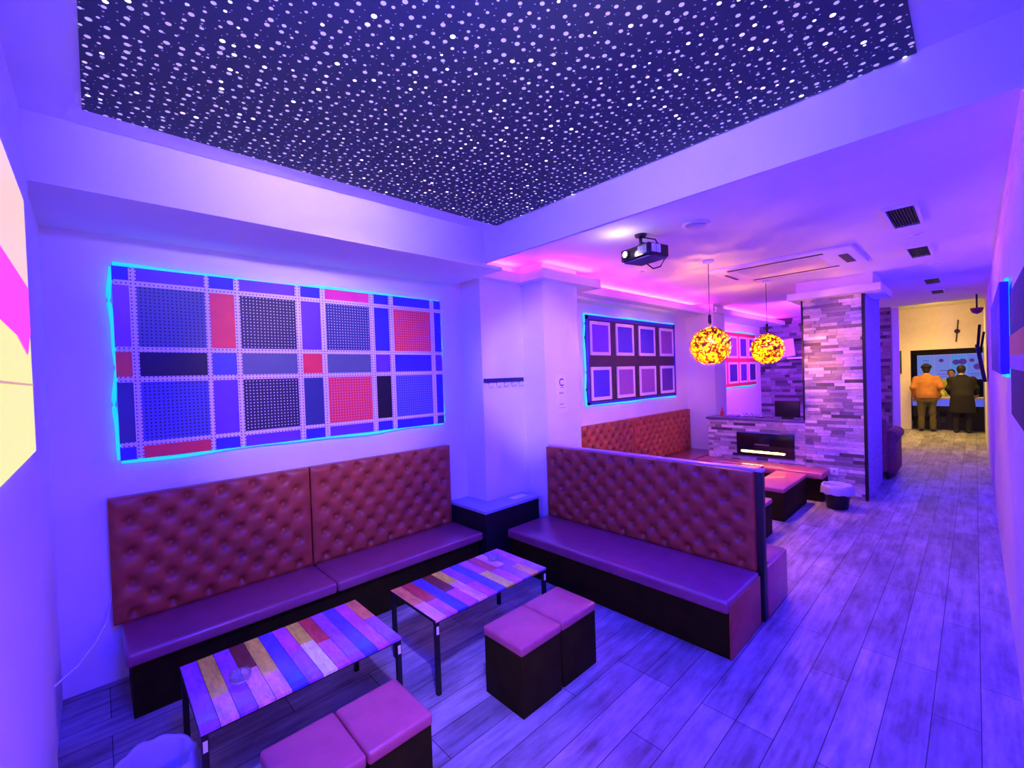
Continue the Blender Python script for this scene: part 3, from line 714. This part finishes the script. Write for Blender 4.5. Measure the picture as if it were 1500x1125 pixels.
def downlight(label, x, y):
    t = thing('downlight', label, 'downlight', (x, y, ZC), 'recessed downlights')
    obj('ring', MB().lathe([(.05, 0), (.05, -.008), (.034, -.010), (.030, -.002)], (x, y, ZC), 22), M['trim'], t)
    obj('lamp_face', MB().lathe([(.030, -.004), (.002, -.005)], (x, y, ZC), 18), M['grey'], t)
for (x, y, lab) in ((4.62, 2.626, 'small round downlight beside the left hanging lamp'), (6.37, 1.565, 'small round downlight behind the air conditioner'), (5.455, .351, 'small round downlight between the two black vents'), (7.30, .325, 'small round downlight between the second and third vents'), (11.34, .496, 'small round downlight next to the bar header')):
    downlight(lab, x, y)

# ------------------------------------------------------------------ stone work
def stone_face(mb, axis, pos, sgn, a0, a1, z0, z1, row=.043, lo=.17, hi=.78, holes=(), seed=1, d0=.004, d1=.022):
    rnd = random.Random(seed); z = z0
    while z < z1 - .005:
        h = min(row, z1 - z); a = a0 - rnd.uniform(0, .15)
        while a < a1 - .001:
            w = rnd.choice((.10, .15, .20, .26, .32)); u0, u1 = max(a, a0), min(a + w, a1); a += w
            if u1 - u0 < .004: continue
            if any(u0 < hx1 and u1 > hx0 and z < hz1 and z + h > hz0 for hx0, hx1, hz0, hz1 in holes):
                segs = []
                for hx0, hx1, hz0, hz1 in holes:
                    if u0 < hx0: segs.append((u0, min(u1, hx0)))
                    if u1 > hx1: segs.append((max(u0, hx1), u1))
            else: segs = [(u0, u1)]
            g = lo + (hi - lo) * rnd.random() ** .9
            if rnd.random() < .12: g *= .35
            tint = (g * rnd.uniform(1.0, 1.12), g * .97, g * rnd.uniform(.82, .98), 1); d = rnd.uniform(d0, d1)
            for p, q in segs:
                if q - p < .004: continue
                mb.cur = tint
                if axis == 'x': mb.box(pos, pos + sgn * d, p + .001, q - .001, z + .0008, z + h - .0008)
                else: mb.box(p + .001, q - .001, pos, pos + sgn * d, z + .0008, z + h - .0008)
        z += h
# pillar
PY0, PY1, PX1 = .985, 1.665, 8.62
pil = struct('pillar', B(XP, PX1, PY0, PY1, 0, ZC), M['walldark'], 'square pillar clad in pale stacked stone', 'pillar')
mb = MB(); stone_face(mb, 'x', XP, -1, PY0 + .02, PY1, 0, 2.74, seed=3)
o = obj('stone_cladding', mb, M['stone'], pil)
mb = MB(); mb.box(XP - .026, XP + .02, PY0 - .012, PY0 + .022, 0, 2.74)
obj('corner_trim', mb, M['black'], pil)
obj('edge_trim', B(XP - .026, XP, PY1 - .004, PY1 + .016, 1.03, 2.74), M['black'], pil)
mb = MB(); mb.box(7.05, 8.1, .79, 1.80, 2.705, 2.795); mb.box(7.17, 8.0, .88, 1.72, 2.795, ZC)
struct('trim_6', mb, M['trim'], 'white stepped box on top of the stone pillar', 'cove trim')
so = thing('wall_socket', 'white socket low on the stone pillar above the bin', 'socket', (XP - .03, 1.335, .33))
obj('plate', B(XP - .034, XP - .023, 1.285, 1.385, .30, .40, bev=.002), M['white'], so)
obj('insert', B(XP - .036, XP - .034, 1.32, 1.35, .335, .365), M['grey'], so)
# half wall with the fireplace
FH = (1.80, 2.575, .455, .80)
hw = struct('half_wall', B(XP + .002, XP + .32, PY1, 3.02, 0, .985), M['walldark'], 'low stone clad half wall with the fireplace', 'half wall')
mb = MB(); stone_face(mb, 'x', XP + .002, -1, PY1, 3.02, 0, .985, seed=5, holes=[FH])
obj('stone_cladding', mb, M['stone'], hw)
obj('cap', B(XP - .03, XP + .36, PY1, 3.05, .985, 1.02, bev=.004), mat('cap_dark_slate', (0.10, 0.09, 0.20), .3), hw)
fp = thing('fireplace', 'black wall mounted electric fireplace glowing along its bottom', 'fireplace', (XP - .03, 2.19, .455))
obj('glass_front', B(XP - .045, XP + .0, FH[0], FH[1], FH[2], FH[3], bev=.004), M['blackgloss'], fp)
obj('ember_bed', B(XP - .055, XP - .046, 1.92, 2.50, .505, .520), M['flame'], fp)
mb = MB(); rnd = random.Random(4)
for k in range(44):
    y = 1.92 + .58 * k / 43; mb.lathe([(.010, -.006), (.012, .002), (.004, .012 + rnd.random() * .008)], (XP - .052, y, .521), 6)
obj('embers', mb, M['flame'], fp)
obj('logo_plate', B(XP - .047, XP - .0455, 2.12, 2.32, .62, .645), mat('faint_grey', (.10, .10, .12), .4), fp)
mo = thing('monitor', 'black monitor seen from behind on the half wall cap', 'monitor', (7.46, 1.93, 1.02))
obj('screen_back', B(7.44, 7.47, 1.77, 2.095, 1.045, 1.28, bev=.006), M['black'], mo)
obj('stand', B(7.41, 7.50, 1.86, 2.0, 1.02, 1.045, bev=.004), M['black'], mo)
t = thing('sauce_bottle', 'small red bottle at the left end of the half wall', 'bottle', (7.45, 2.87, 1.02))
obj('bottle_body', MB().lathe([(.022, 0), (.026, .01), (.026, .07), (.012, .095), (.010, .115)], (7.45, 2.87, 1.02), 16), M['red'], t)
obj('cap', MB().lathe([(.011, 0), (.012, .02), (.002, .028)], (7.45, 2.87, 1.135), 12), M['red'], t)
tag(obj('menu_stack', B(7.38, 7.54, 2.62, 2.78, 1.02, 1.045, bev=.003), pc('lilac', CC['lilac'])), 'small pile of menus beside the red bottle', 'menus')
lv = mat('plant_leaf', (.25, .3, .4), .5)
t = thing('garland', 'low leafy garland along the half wall beside the monitor', 'garland', (7.45, 2.3, 1.02))
mb = MB(); rnd = random.Random(9)
for k in range(110):
    y = rnd.uniform(2.12, 2.56); x = 7.45 + rnd.uniform(-.06, .06); z = 1.022 + rnd.uniform(0, .05); a = rnd.uniform(0, 6.28); l = rnd.uniform(.02, .04)
    d = Vector((math.cos(a), math.sin(a), rnd.uniform(.1, .9))).normalized(); s_ = d.orthogonal().normalized() * .008; c = Vector((x, y, z))
    mb.add([c, c + d * l * .5 + s_, c + d * l, c + d * l * .5 - s_], [(0, 1, 2, 3)])
obj('leaves', mb, lv, t, fix=False)
obj('stem', MB().tube([(7.45, 2.12 + .44 * k / 12, 1.028 + .006 * math.sin(k)) for k in range(13)], .005, 6), M['cord'], t)
# stone partition at the bar
wb = struct('wall_stone', B(XH, XH + .12, 1.20, W, 0, ZC), M['walldark'], 'dark stone clad partition before the bar', 'wall')
mb = MB(); stone_face(mb, 'x', XH, -1, 1.20, W, 0, ZC, row=.07, lo=.05, hi=.30, seed=8)
obj('stone_cladding', mb, M['stone'], wb)
# white sign and shelf on that wall
sg = thing('wall_board', 'blank pale tilted board on the stone wall beside the right lamp', 'board', (11.9, 3.1, 2.2))
mb = MB(); mb.add([(11.93, 3.30, 2.43), (11.93, 2.94, 2.46), (11.93, 2.90, 2.05), (11.93, 3.27, 2.01)], [(0, 1, 2, 3)]); mb.add([(11.955, 3.30, 2.43), (11.955, 2.94, 2.46), (11.955, 2.90, 2.05), (11.955, 3.27, 2.01)], [(3, 2, 1, 0)])
for (p, q) in ((0, 1), (1, 2), (2, 3), (3, 0)):
    pts = [(3.30, 2.43), (2.94, 2.46), (2.90, 2.05), (3.27, 2.01)]
    mb.add([(11.93, *pts[p]), (11.93, *pts[q]), (11.955, *pts[q]), (11.955, *pts[p])], [(0, 1, 2, 3)])
obj('sheet', mb, M['white'], sg)
tag(obj('wall_shelf', B(11.72, 11.97, 2.72, 3.02, 1.97, 2.01), M['white']), 'short white shelf below the pale tilted board', 'shelf')

# armchair behind the pillar
arm = mat('brown_tweed', (0.22, 0.09, 0.07), .7, var=.3, vscale=40, bump=.4, bscale=120)
a = thing('armchair', 'brown rolled arm chair tucked behind the stone pillar', 'armchair', (9.3, 1.3, 0))
obj('seat', B(8.80, 9.75, .98, 1.75, .10, .42, bev=.03), arm, a)
obj('backrest', B(8.72, 8.95, .95, 1.80, .10, .95, bev=.06, seg=3), arm, a)
mb = MB(); mb.box(8.90, 9.72, .86, 1.02, .06, .60, bev=.02); mb.tube([(8.92, .92, .64), (9.74, .92, .64)], .095, 18)
obj('rolled_arm', mb, arm, a)
mb = MB(); mb.box(8.90, 9.72, 1.70, 1.86, .06, .60, bev=.02); mb.tube([(8.92, 1.80, .64), (9.74, 1.80, .64)], .095, 18)
obj('rolled_arm', mb, arm, a)
for x in (8.85, 9.65):
    for y in (.95, 1.75): obj('foot', MB().lathe([(.02, 0), (.03, .10)], (x, y, 0), 10), M['black'], a)

# ------------------------------------------------------------------ the bar beyond
warm = mat('warm_white_wall', (0.80, 0.74, 0.62), .7, var=.03)
OY0, OY1, OZ = -.15, 1.20, 2.11
mb = MB(); mb.box(XF, XF + .12, OY1, W, 0, 3.22); mb.box(XF, XF + .12, YR, OY1, OZ, 3.22)
struct('wall_far', mb, warm, 'warm cream wall of the bar with the serving opening', 'wall')
struct('wall_kitchen', B(18.5, 18.6, YR - .1, W, 0, 3.22), M['black'], 'dark wall behind the bar counter', 'wall')
struct('wall_bar', B(XF + .12, 18.6, YR - .1, YR, 0, 3.22), M['wall'], 'side wall behind the counter', 'wall')
struct('trim_7', B(XH + .12, XH + .16, 1.08, 1.20, 0, ZC), M['trim'], 'white door frame edge beside the stone partition', 'door frame')
obj_ = tag(obj('dark_picture', B(XF - .02, XF - .001, 1.375, 1.525, 1.50, 2.12, bev=.003), mat('dark_green_picture', (0.02, .03, .01), .5)), 'tall dark picture on the cream wall left of the opening', 'picture')
t = thing('framed_card', 'small brown framed card below the dark picture', 'frame', (XF, 1.49, 1.15))
obj('frame', B(XF - .015, XF - .001, 1.42, 1.55, 1.14, 1.27, bev=.002), mat('brown_frame', (.12, .05, .02), .5), t)
obj('card', B(XF - .017, XF - .015, 1.44, 1.53, 1.16, 1.25), mat('card_tan', (.5, .3, .15), .6), t)
tag(obj('black_socket', B(XF - .015, XF - .001, 1.53, 1.60, .35, .42, bev=.004), M['black']), 'black socket low on the cream wall', 'socket')
ck = thing('wall_clock', 'black wall clock with long hands above the serving opening', 'clock', (XF, .307, 2.55))
t = MB().lathe([(.055, 0), (.05, .03)], (0, 0, 0), 20)
for v in t.bm.verts: x, y, z = v.co; v.co = Vector((XF - .001 - z, .307 + x, 2.547 + y))
obj('dial', t, M['black'], ck)
mb = MB(); mb.tube([(XF - .022, .307, 2.547), (XF - .022, .285, 2.83)], .013, 6); obj('hand', mb, M['black'], ck)
mb = MB(); mb.tube([(XF - .026, .307, 2.547), (XF - .026, .33, 2.28)], .013, 6); obj('hand', mb, M['black'], ck)
# counter
ct = thing('bar_counter', 'dark fronted bar counter with a blue lit top', 'counter', (16.3, .5, 0))
mb = MB(); mb.cur = (.03, .025, .012, 1); stone_face(mb, 'x', 16.12, -1, -.13, 1.19, .06, .62, row=.14, lo=.01, hi=.06, seed=12); mb.box(16.12, 16.5, -.14, 1.19, .0, .62)
obj('front', mb, M['stone'], ct)
obj('glass_display', B(16.10, 16.5, -.14, 1.19, .62, .80, bev=.004), mat('display_blue', (.2, .3, .7), .2, emit=(.10, .14, 1.0), estr=.55), ct)
obj('worktop', B(16.05, 16.55, -.14, 1.19, .80, .84, bev=.005), M['white'], ct)
# backlit menu boards
for k, (ya, yb) in enumerate(((.815, 1.175), (.48, .80), (.16, .465), (-.14, .145))):
    t = thing('menu_board', ('first backlit blue menu board from the left behind the counter', 'second backlit blue menu board from the left behind the counter', 'third backlit menu board, the one with two round dishes', 'last backlit menu board at the right behind the counter')[k], 'menu board', (17.6, (ya + yb) / 2, 1.25), 'backlit menu boards')
    mb = MB(); mb.box(17.585, 17.63, ya, yb, 1.27, 1.97)
    obj('lightbox', mb, mat('menu_glow', (.03, .06, .3), .4, emit=((.20, .33, 1.0), (.22, .30, 1.0), (.10, .38, 1.0), (.18, .26, 1.0))[k], estr=.6), t)
    mb = MB(); w = .018
    mb.box(17.575, 17.63, ya - w * .5, ya, 1.25, 1.99); mb.box(17.575, 17.63, yb, yb - .004 + w * .3, 1.25, 1.99); mb.box(17.575, 17.63, ya, yb, 1.97, 1.99)
    obj('frame', mb, mat('menu_frame_pale', (.2, .15, .4), .4, emit=(.55, .40, .95), estr=.5), t)
    mb = MB(); c = (ya + yb) / 2
    disc = lambda y, z, r: mb.tube([(17.582, y, z), (17.586, y, z)], r, 16)
    if k == 2: disc(c + .06, 1.76, .075); disc(c - .07, 1.77, .085)
    elif k == 3: disc(c + .06, 1.80, .05); disc(c - .05, 1.62, .085)
    elif k == 1: disc(c + .03, 1.82, .05); mb.box(17.582, 17.586, c - .10, c + .06, 1.52, 1.54)
    else: mb.box(17.582, 17.586, c - .06, c + .06, 1.82, 1.835); mb.box(17.582, 17.586, c - .06, c + .06, 1.74, 1.755); disc(c, 1.56, .06)
    mb.box(17.582, 17.586, c - .10, c + .10, 1.42, 1.435); mb.box(17.582, 17.586, c - .08, c + .08, 1.36, 1.37)
    obj('dish_print', mb, mat('menu_print', (.1, .05, .35), .5, emit=(.15, .05, .55), estr=.35), t)
tag(obj('dark_valance', B(17.4, 17.7, -.14, 1.35, 2.02, 2.3), M['black']), 'black valance above the backlit menu boards', 'valance')

# wall mounted screen seen edge on
tv = thing('wall_television', 'black television tilted on its bracket beside the bar, seen edge on', 'television', (11.5, YR, 1.9))
mb = MB(); mb.add([(10.9, -.135, 1.42), (12.0, -.135, 1.42), (12.0, -.05, 2.06), (10.9, -.05, 2.06), (10.9, -.085, 1.42), (12.0, -.085, 1.42), (12.0, -.0, 2.06), (10.9, -.0, 2.06)], [(0, 1, 2, 3), (4, 7, 6, 5), (0, 4, 5, 1), (1, 5, 6, 2), (2, 6, 7, 3), (3, 7, 4, 0)])
obj('screen', mb, M['black'], tv)
mb = MB(); mb.tube([(11.4, -.03, 1.95), (11.4, -.06, 2.42)], .02, 8); mb.tube([(11.2, -.06, 1.9), (11.2, -.11, 2.28)], .016, 8)
obj('bracket', mb, M['black'], tv)
cam_ = thing('camera_mount', 'small maroon dome camera hanging under the ceiling at the right of the bar', 'camera', (11.3, .0, 2.6))
mb = MB().lathe([(.002, -.10), (.06, -.07), (.085, -.01), (.08, .01)], (11.3, -.03, 2.70), 18); obj('dome', mb, mat('maroon_dome', (.18, .02, .10), .3), cam_)
obj('arm', MB().tube([(11.3, -.03, 2.71), (11.3, -.03, ZC)], .012, 8), M['black'], cam_)
tag(obj('loose_cable', MB().tube([(XL + .006, 3.10, .36), (-.12, 3.30, .33), (-.05, 3.50, .34), (0.0, 3.60, .40), (.03, W - .004, .52), (.035, W - .004, .60)], .004, 8), M['white']), 'thin white cable looping across the corner left of the sofa', 'cable')

# ------------------------------------------------------------------ people
def blend_mesh(name, mb, material, parent, voxel, smooth=6):
    """one continuous surface grown from overlapping tapered limbs"""
    o = obj(name, mb, material, parent, local=True)
    r = o.modifiers.new('Blend', 'REMESH'); r.mode = 'VOXEL'; r.voxel_size = voxel; r.use_smooth_shade = True
    sm = o.modifiers.new('Smooth', 'SMOOTH'); sm.iterations = smooth; sm.factor = .5
    return o
def limb(mb, pts, rs, n=12):
    mb.tube(pts, list(rs), n)
    for p, r in zip(pts, rs): mb.sphere(Vector(p), r * .995, 12, 8)
def loft(mb, rings, n=20):
    """rings: (x, z, half depth, half width)"""
    V = []; F = []
    for (x, z, d, wd) in rings:
        for j in range(n): a = 2 * PI * j / n; V.append((x + d * math.cos(a), wd * math.sin(a), z))
    for i in range(len(rings) - 1):
        for j in range(n): F.append((i * n + j, i * n + (j + 1) % n, (i + 1) * n + (j + 1) % n, (i + 1) * n + j))
    F.append(tuple(range(n))[::-1]); F.append(tuple(range((len(rings) - 1) * n, len(rings) * n)))
    mb.add(V, F, True)
def person(label, loc, yaw, h, jacket, legs, lean=.10, armL=None, armR=None, hat=None, hairm=None, wide=1.0, coat=0.0):
    t = thing('person', label, 'person', loc); t.rotation_euler = (0, 0, yaw); t.scale = (1, 1, 1)
    k = h / 1.72
    P = lambda x, y, z: Vector((x * k, y * k, z * k))
    lx = lambda z: lean * max(0, (z - .93)) / .6
    aL = [Vector(p) for p in (armL or [(.02, .25, 1.12), (.12, .22, .90)])]; aR = [Vector(p) for p in (armR or [(.02, -.25, 1.12), (.12, -.22, .90)])]
    hx = lx(1.60) + .01
    mb = MB()
    loft(mb, [(x * k, z * k, d * k, w_ * k) for x, z, d, w_ in ((0, .84, .10, .15), (0, .93, .115, .165), (lx(1.1), 1.1, .095, .135), (lx(1.28), 1.28, .115, .165), (lx(1.40), 1.40, .09, .17), (lx(1.45), 1.45, .06, .09))])
    limb(mb, [P(lx(1.42), 0, 1.42), P(lx(1.53), 0, 1.54)], (.056 * k, .052 * k))
    mb.sphere(P(hx, 0, 1.62), .10 * k, 18, 12, (.95, .78, 1.12)); mb.sphere(P(hx + .035, 0, 1.555), .058 * k, 12, 8, (1, .9, .9))
    mb.sphere(P(hx + .105, 0, 1.60), .016 * k, 8, 6, (1.1, .8, 1.4))
    for s_ in (1, -1): mb.sphere(P(hx - .005, s_ * .08, 1.605), .026 * k, 8, 6, (.8, .45, 1.2))
    for s_, (e, w_) in ((1, aL), (-1, aR)):
        sh = P(lx(1.38), s_ * .175, 1.385); E_, W_ = P(*e), P(*w_)
        limb(mb, [sh, E_, W_], (.055 * k, .042 * k, .028 * k))
        d = (W_ - E_).normalized(); side = d.cross(Vector((0, 0, 1)) if abs(d.z) < .9 else Vector((1, 0, 0))).normalized(); palm = W_ + d * .05 * k
        limb(mb, [W_, palm + side * .012 * k, palm + d * .03 * k - side * .012 * k], (.026 * k, .026 * k, .024 * k)); limb(mb, [palm - side * .022 * k, palm + side * .022 * k], (.019 * k, .019 * k))
        dn = (d * .75 + Vector((0, 0, -.5))).normalized()
        for q, ln in ((-.030, .060), (-.010, .074), (.010, .070), (.030, .054)):
            a = palm + (d * .03 + side * q) * k; b_ = a + d * ln * .55 * k; limb(mb, [a, b_, b_ + dn * ln * .45 * k], (.0095 * k, .0088 * k, .0075 * k), 8)
        a = W_ + (d * .02 + side * .03) * k; b_ = a + (d * .025 + side * .022) * k; limb(mb, [a, b_, b_ + (d * .025 + side * .004) * k], (.012 * k, .0105 * k, .009 * k), 8)
    for s_ in (1, -1):
        limb(mb, [P(0, s_ * .09, .88), P(.015, s_ * .10, .48), P(-.01, s_ * .105, .09)], (.092 * k, .058 * k, .038 * k)); limb(mb, [P(-.03, s_ * .105, .05), P(.13, s_ * .118, .035)], (.036 * k, .026 * k))
    blend_mesh('body', mb, M['skin'], t, .0085, 3)
    mb = MB()
    loft(mb, [(0, .76 * k, .13 * k, .185 * k * wide), (0, .88 * k, .135 * k, .19 * k * wide), (lx(1.0) * k, 1.0 * k, .12 * k, .17 * k * wide)])
    for s_ in (1, -1): limb(mb, [P(0, s_ * .095, .84), P(.02, s_ * .105, .48), P(.0, s_ * .11, .30), P(-.01, s_ * .112, .07)], (.112 * k * wide, .082 * k, .074 * k, .068 * k))
    blend_mesh('trousers', mb, legs, t, .018)
    for s_ in (1, -1):
        mb = MB(); limb(mb, [P(-.045, s_ * .112, .048), P(.06, s_ * .116, .05), P(.165, s_ * .126, .036)], (.047 * k, .05 * k, .036 * k)); mb.box(-.09 * k, .20 * k, (s_ * .118 - .045) * k, (s_ * .118 + .045) * k, .002, .02, bev=.008)
        blend_mesh('shoe', mb, M['black'], t, .014, 2)
    mb = MB(); jb = .86 - coat
    rings = [(0, jb, .150, .205), (0, .98, .148, .198), (lx(1.12), 1.12, .145, .195), (lx(1.28), 1.28, .150, .215), (lx(1.38), 1.385, .125, .20), (lx(1.44), 1.45, .085, .12), (lx(1.49), 1.495, .070, .075)]
    if coat: rings = [(.0, jb, .165, .235), (0, .75, .155, .22)] + rings[1:]
    loft(mb, [(x * k, z * k, d * k, w_ * k * wide) for x, z, d, w_ in rings], 26)
    for s_, (e, w_) in ((1, aL), (-1, aR)):
        limb(mb, [P(lx(1.36), s_ * .185 * wide, 1.365), P(*e), P(*e.lerp(w_, .92))], (.088 * k, .070 * k, .054 * k))
    blend_mesh('jacket', mb, jacket, t, .018)
    mb = MB(); mb.sphere(P(hx - .022, 0, 1.645), .104 * k, 18, 12, (.95, .86, 1.05))
    mb.sphere(P(hx - .045, 0, 1.575), .075 * k, 14, 8, (.8, .95, 1.0))
    blend_mesh('hair', mb, hairm or M['hair'], t, .012, 2)
    if hat:
        mb = MB(); mb.lathe([(.108 * k, 0), (.110 * k, .035 * k), (.09 * k, .080 * k), (.04 * k, .105 * k), (.002, .110 * k)], P(hx - .015, 0, 1.655), 22); mb.box(*[q * k for q in (hx + .05, hx + .18, -.07, .07, 1.657, 1.670)], bev=.004)
        obj('cap', mb, hat, t, local=True)
    for s_ in (1, -1):
        obj('eye', MB().sphere(P(hx + .082, s_ * .032, 1.632), .012 * k, 10, 6), M['blackgloss'], t, local=True)
    obj('mouth', MB().sphere(P(hx + .088, 0, 1.548), .018 * k, 10, 6, (.4, 1.1, .35)), mat('lips', (.45, .10, .09), .5), t, local=True)
    return t
person('person in tan jacket, olive trousers and dark cap standing at the bar counter', (15.60, .875, 0), 0.05, 1.70, M['brownjacket'], M['olive'], lean=.14, hat=M['blackcloth'],
       armL=[(-.02, .27, 1.14), (.10, .25, .90)], armR=[(-.03, -.27, 1.15), (.08, -.23, .93)], wide=1.05)
person('person in long black coat leaning on the right end of the bar counter', (15.62, .235, 0), 0.05, 1.66, M['blackcloth'], M['blackcloth'], lean=.24,
       armL=[(.10, .26, 1.13), (.30, .20, .98)], armR=[(.14, -.26, 1.15), (.34, -.26, .98)], wide=1.08, coat=.35)
person('person in a lime yellow top serving behind the bar counter, facing the room', (16.98, .44, 0), PI - .1, 1.55, M['lime'], M['blackcloth'], lean=.12,
       armL=[(.10, .24, 1.08), (.24, .16, .95)], armR=[(.10, -.24, 1.08), (.24, -.16, .95)])

# ------------------------------------------------------------------ lights
def area(name, loc, direction, sx, sy, power, color, spread=PI):
    l = bpy.data.lights.new(name, 'AREA'); l.shape = 'RECTANGLE'; l.size = sx; l.size_y = sy; l.energy = power; l.color = color; l.spread = spread
    o = bpy.data.objects.new(name, l); COL.objects.link(o); o.location = loc
    o.rotation_euler = Vector(direction).to_track_quat('-Z', 'Y').to_euler()
    return o
def point(name, loc, power, color, r=.05):
    l = bpy.data.lights.new(name, 'POINT'); l.energy = power; l.color = color; l.shadow_soft_size = r
    o = bpy.data.objects.new(name, l); COL.objects.link(o); o.location = loc; return o
BLUE = (0.10, 0.045, 1.0); VIO = (0.30, 0.09, 1.0); PINK = (1.0, 0.10, 0.85); WARM = (1.0, 0.50, 0.12)
# unseen fill lights added round the camera corner
DEEP = (.030, .009, 1.0); LILAC = (.60, .36, 1.0)
def spot(name, loc, target, power, color, deg, blend=.7, r=.04):
    l = bpy.data.lights.new(name, 'SPOT'); l.energy = power; l.color = color; l.spot_size = math.radians(deg); l.spot_blend = blend; l.shadow_soft_size = r
    o = bpy.data.objects.new(name, l); COL.objects.link(o); o.location = loc; o.rotation_euler = (Vector(target) - Vector(loc)).to_track_quat('-Z', 'Y').to_euler(); return o
area('ceiling_fill', (0.45, .72, ZS - .03), (.42, .5, -1), .7, .6, 364, (0.0000, 0.0000, 1.0000))  # blue fill added overhead, out of view, for floor and seat tops
area('aisle_fill_low', (0.9, YR + .03, 1.2), (.3, 1, -.8), 1.8, .12, 17, (1.0, .32, .35))  # reddish fill added low on the aisle wall, out of view
area('coffer_fill', (1.0, YR + .03, 2.92), (.1, 1, .02), 1.6, .10, 4.2, (1.0, .70, .2), math.radians(34))  # fill added to brighten the coffer drop face
area('coffer_fill', (XL + .03, .35, 2.92), (1, .35, .0), .5, .10, 3.19, (1.0000, 0.6052, 0.7455), math.radians(50))  # fill added to brighten the beam face
spot('column_fill', (.75, .55, 2.98), (3.55, 3.15, 1.75), 269, (1.0000, 0.5688, 0.0000), 27, .7)  # fill added to brighten the stepped column
spot('panel_spot', (1.1, .35, 2.98), (1.40, 3.62, 1.75), 188, (1.0000, 0.5488, 0.0000), 37, .8)  # fill added to bring up the pegboard colours
spot('table_fill', (.55, .55, 3.0), (1.3, 2.2, .4), 328, (0.4207, 0.26, 1.0000), 44, 1.0)  # fill added to lift the table tops and the floor round them
# unseen fill added behind the beam, shining down on the lounge side
area('beam_fill', (XB + .06, 1.4, 2.90), (.35, 0, -1), 2.6, .05, 64, (0.0000, 0.0061, 1.0000))
# cove strips with pink light
area('cove_pink', (5.95, 3.45, 2.882), (0, -1, .6), 3.6, .05, 80, (1.0, .02, .95))
area('cove_pink', (9.9, 3.30, 2.882), (0, -1, .75), 3.6, .05, 45, (1.0, .02, .8))
area('cove_pink', (3.75, 3.015, 2.87), (0, -.55, 1), .8, .04, 7, (1.0, .03, .9))
area('cove_pink', (3.0, 3.33, 2.87), (0, -.55, 1), .5, .04, 5, (1.0, .03, .9))
# blue spill over the aisle and behind the pillar
area('aisle_led_down', (6.0, YR + .10, 2.86), (0, .25, -1), 7.0, .05, 226, (0.0000, 0.0000, 1.0000))
area('pillar_fill', (8.68, 1.50, 2.4), (1, .95, -.1), .1, .6, 142, (0.2669, 0.0359, 1.0000), math.radians(110))  # blue fill added out of view to light the stone partition
point('projector_spill', (3.22, 2.03, 2.80), 1.8, (1.0, .75, .45), .03)
area('bar_lamp', (14.2, .9, 3.20), (0, 0, -1), 1.6, 1.6, 82.1, (1.0000, 0.5676, 0.1088), math.radians(125))
area('bar_wall_fill', (14.6, .7, 3.16), (1, 0, -.32), .15, 1.4, 13, (1.0, .54, .14), math.radians(130))  # fill added to brighten the far wall of the bar
area('bar_lamp', (17.0, .5, 3.20), (0, 0, -1), .8, .8, 13.1, (1.0000, 0.5676, 0.1088))

w = bpy.data.worlds.new('World'); sc.world = w; w.use_nodes = True
w.node_tree.nodes['Background'].inputs[0].default_value = (0.0, 0.0, 0.0, 1); w.node_tree.nodes['Background'].inputs[1].default_value = 0

# ------------------------------------------------------------------ camera
cam = bpy.data.cameras.new('Camera'); co = bpy.data.objects.new('Camera', cam); COL.objects.link(co); sc.camera = co
cam.sensor_fit = 'HORIZONTAL'; cam.sensor_width = 36.0; cam.lens = 644.188 / 1500 * 36.0; cam.clip_start = .02; cam.clip_end = 60
r_ = Vector((0.72474182, -0.68814128, -0.03479761)); u_ = Vector((0.03679731, -0.01177532, 0.99925337)); f_ = Vector((0.68803725, 0.72548116, -0.01678768))
mw = Matrix(((r_.x, u_.x, -f_.x, 0.0), (r_.y, u_.y, -f_.y, 0.0), (r_.z, u_.z, -f_.z, 1.78669611), (0, 0, 0, 1)))
co.matrix_world = mw

sc.view_settings.view_transform = 'Standard'; sc.view_settings.look = 'None'; sc.view_settings.gamma = 1.0; sc.view_settings.exposure = 0.0
sc.view_settings.use_curve_mapping = False
sc.cycles.use_denoising = True
sc.cycles.max_bounces = 8; sc.cycles.diffuse_bounces = 5; sc.cycles.glossy_bounces = 4; sc.cycles.transmission_bounces = 8
sc.cycles.sample_clamp_indirect = 6.0
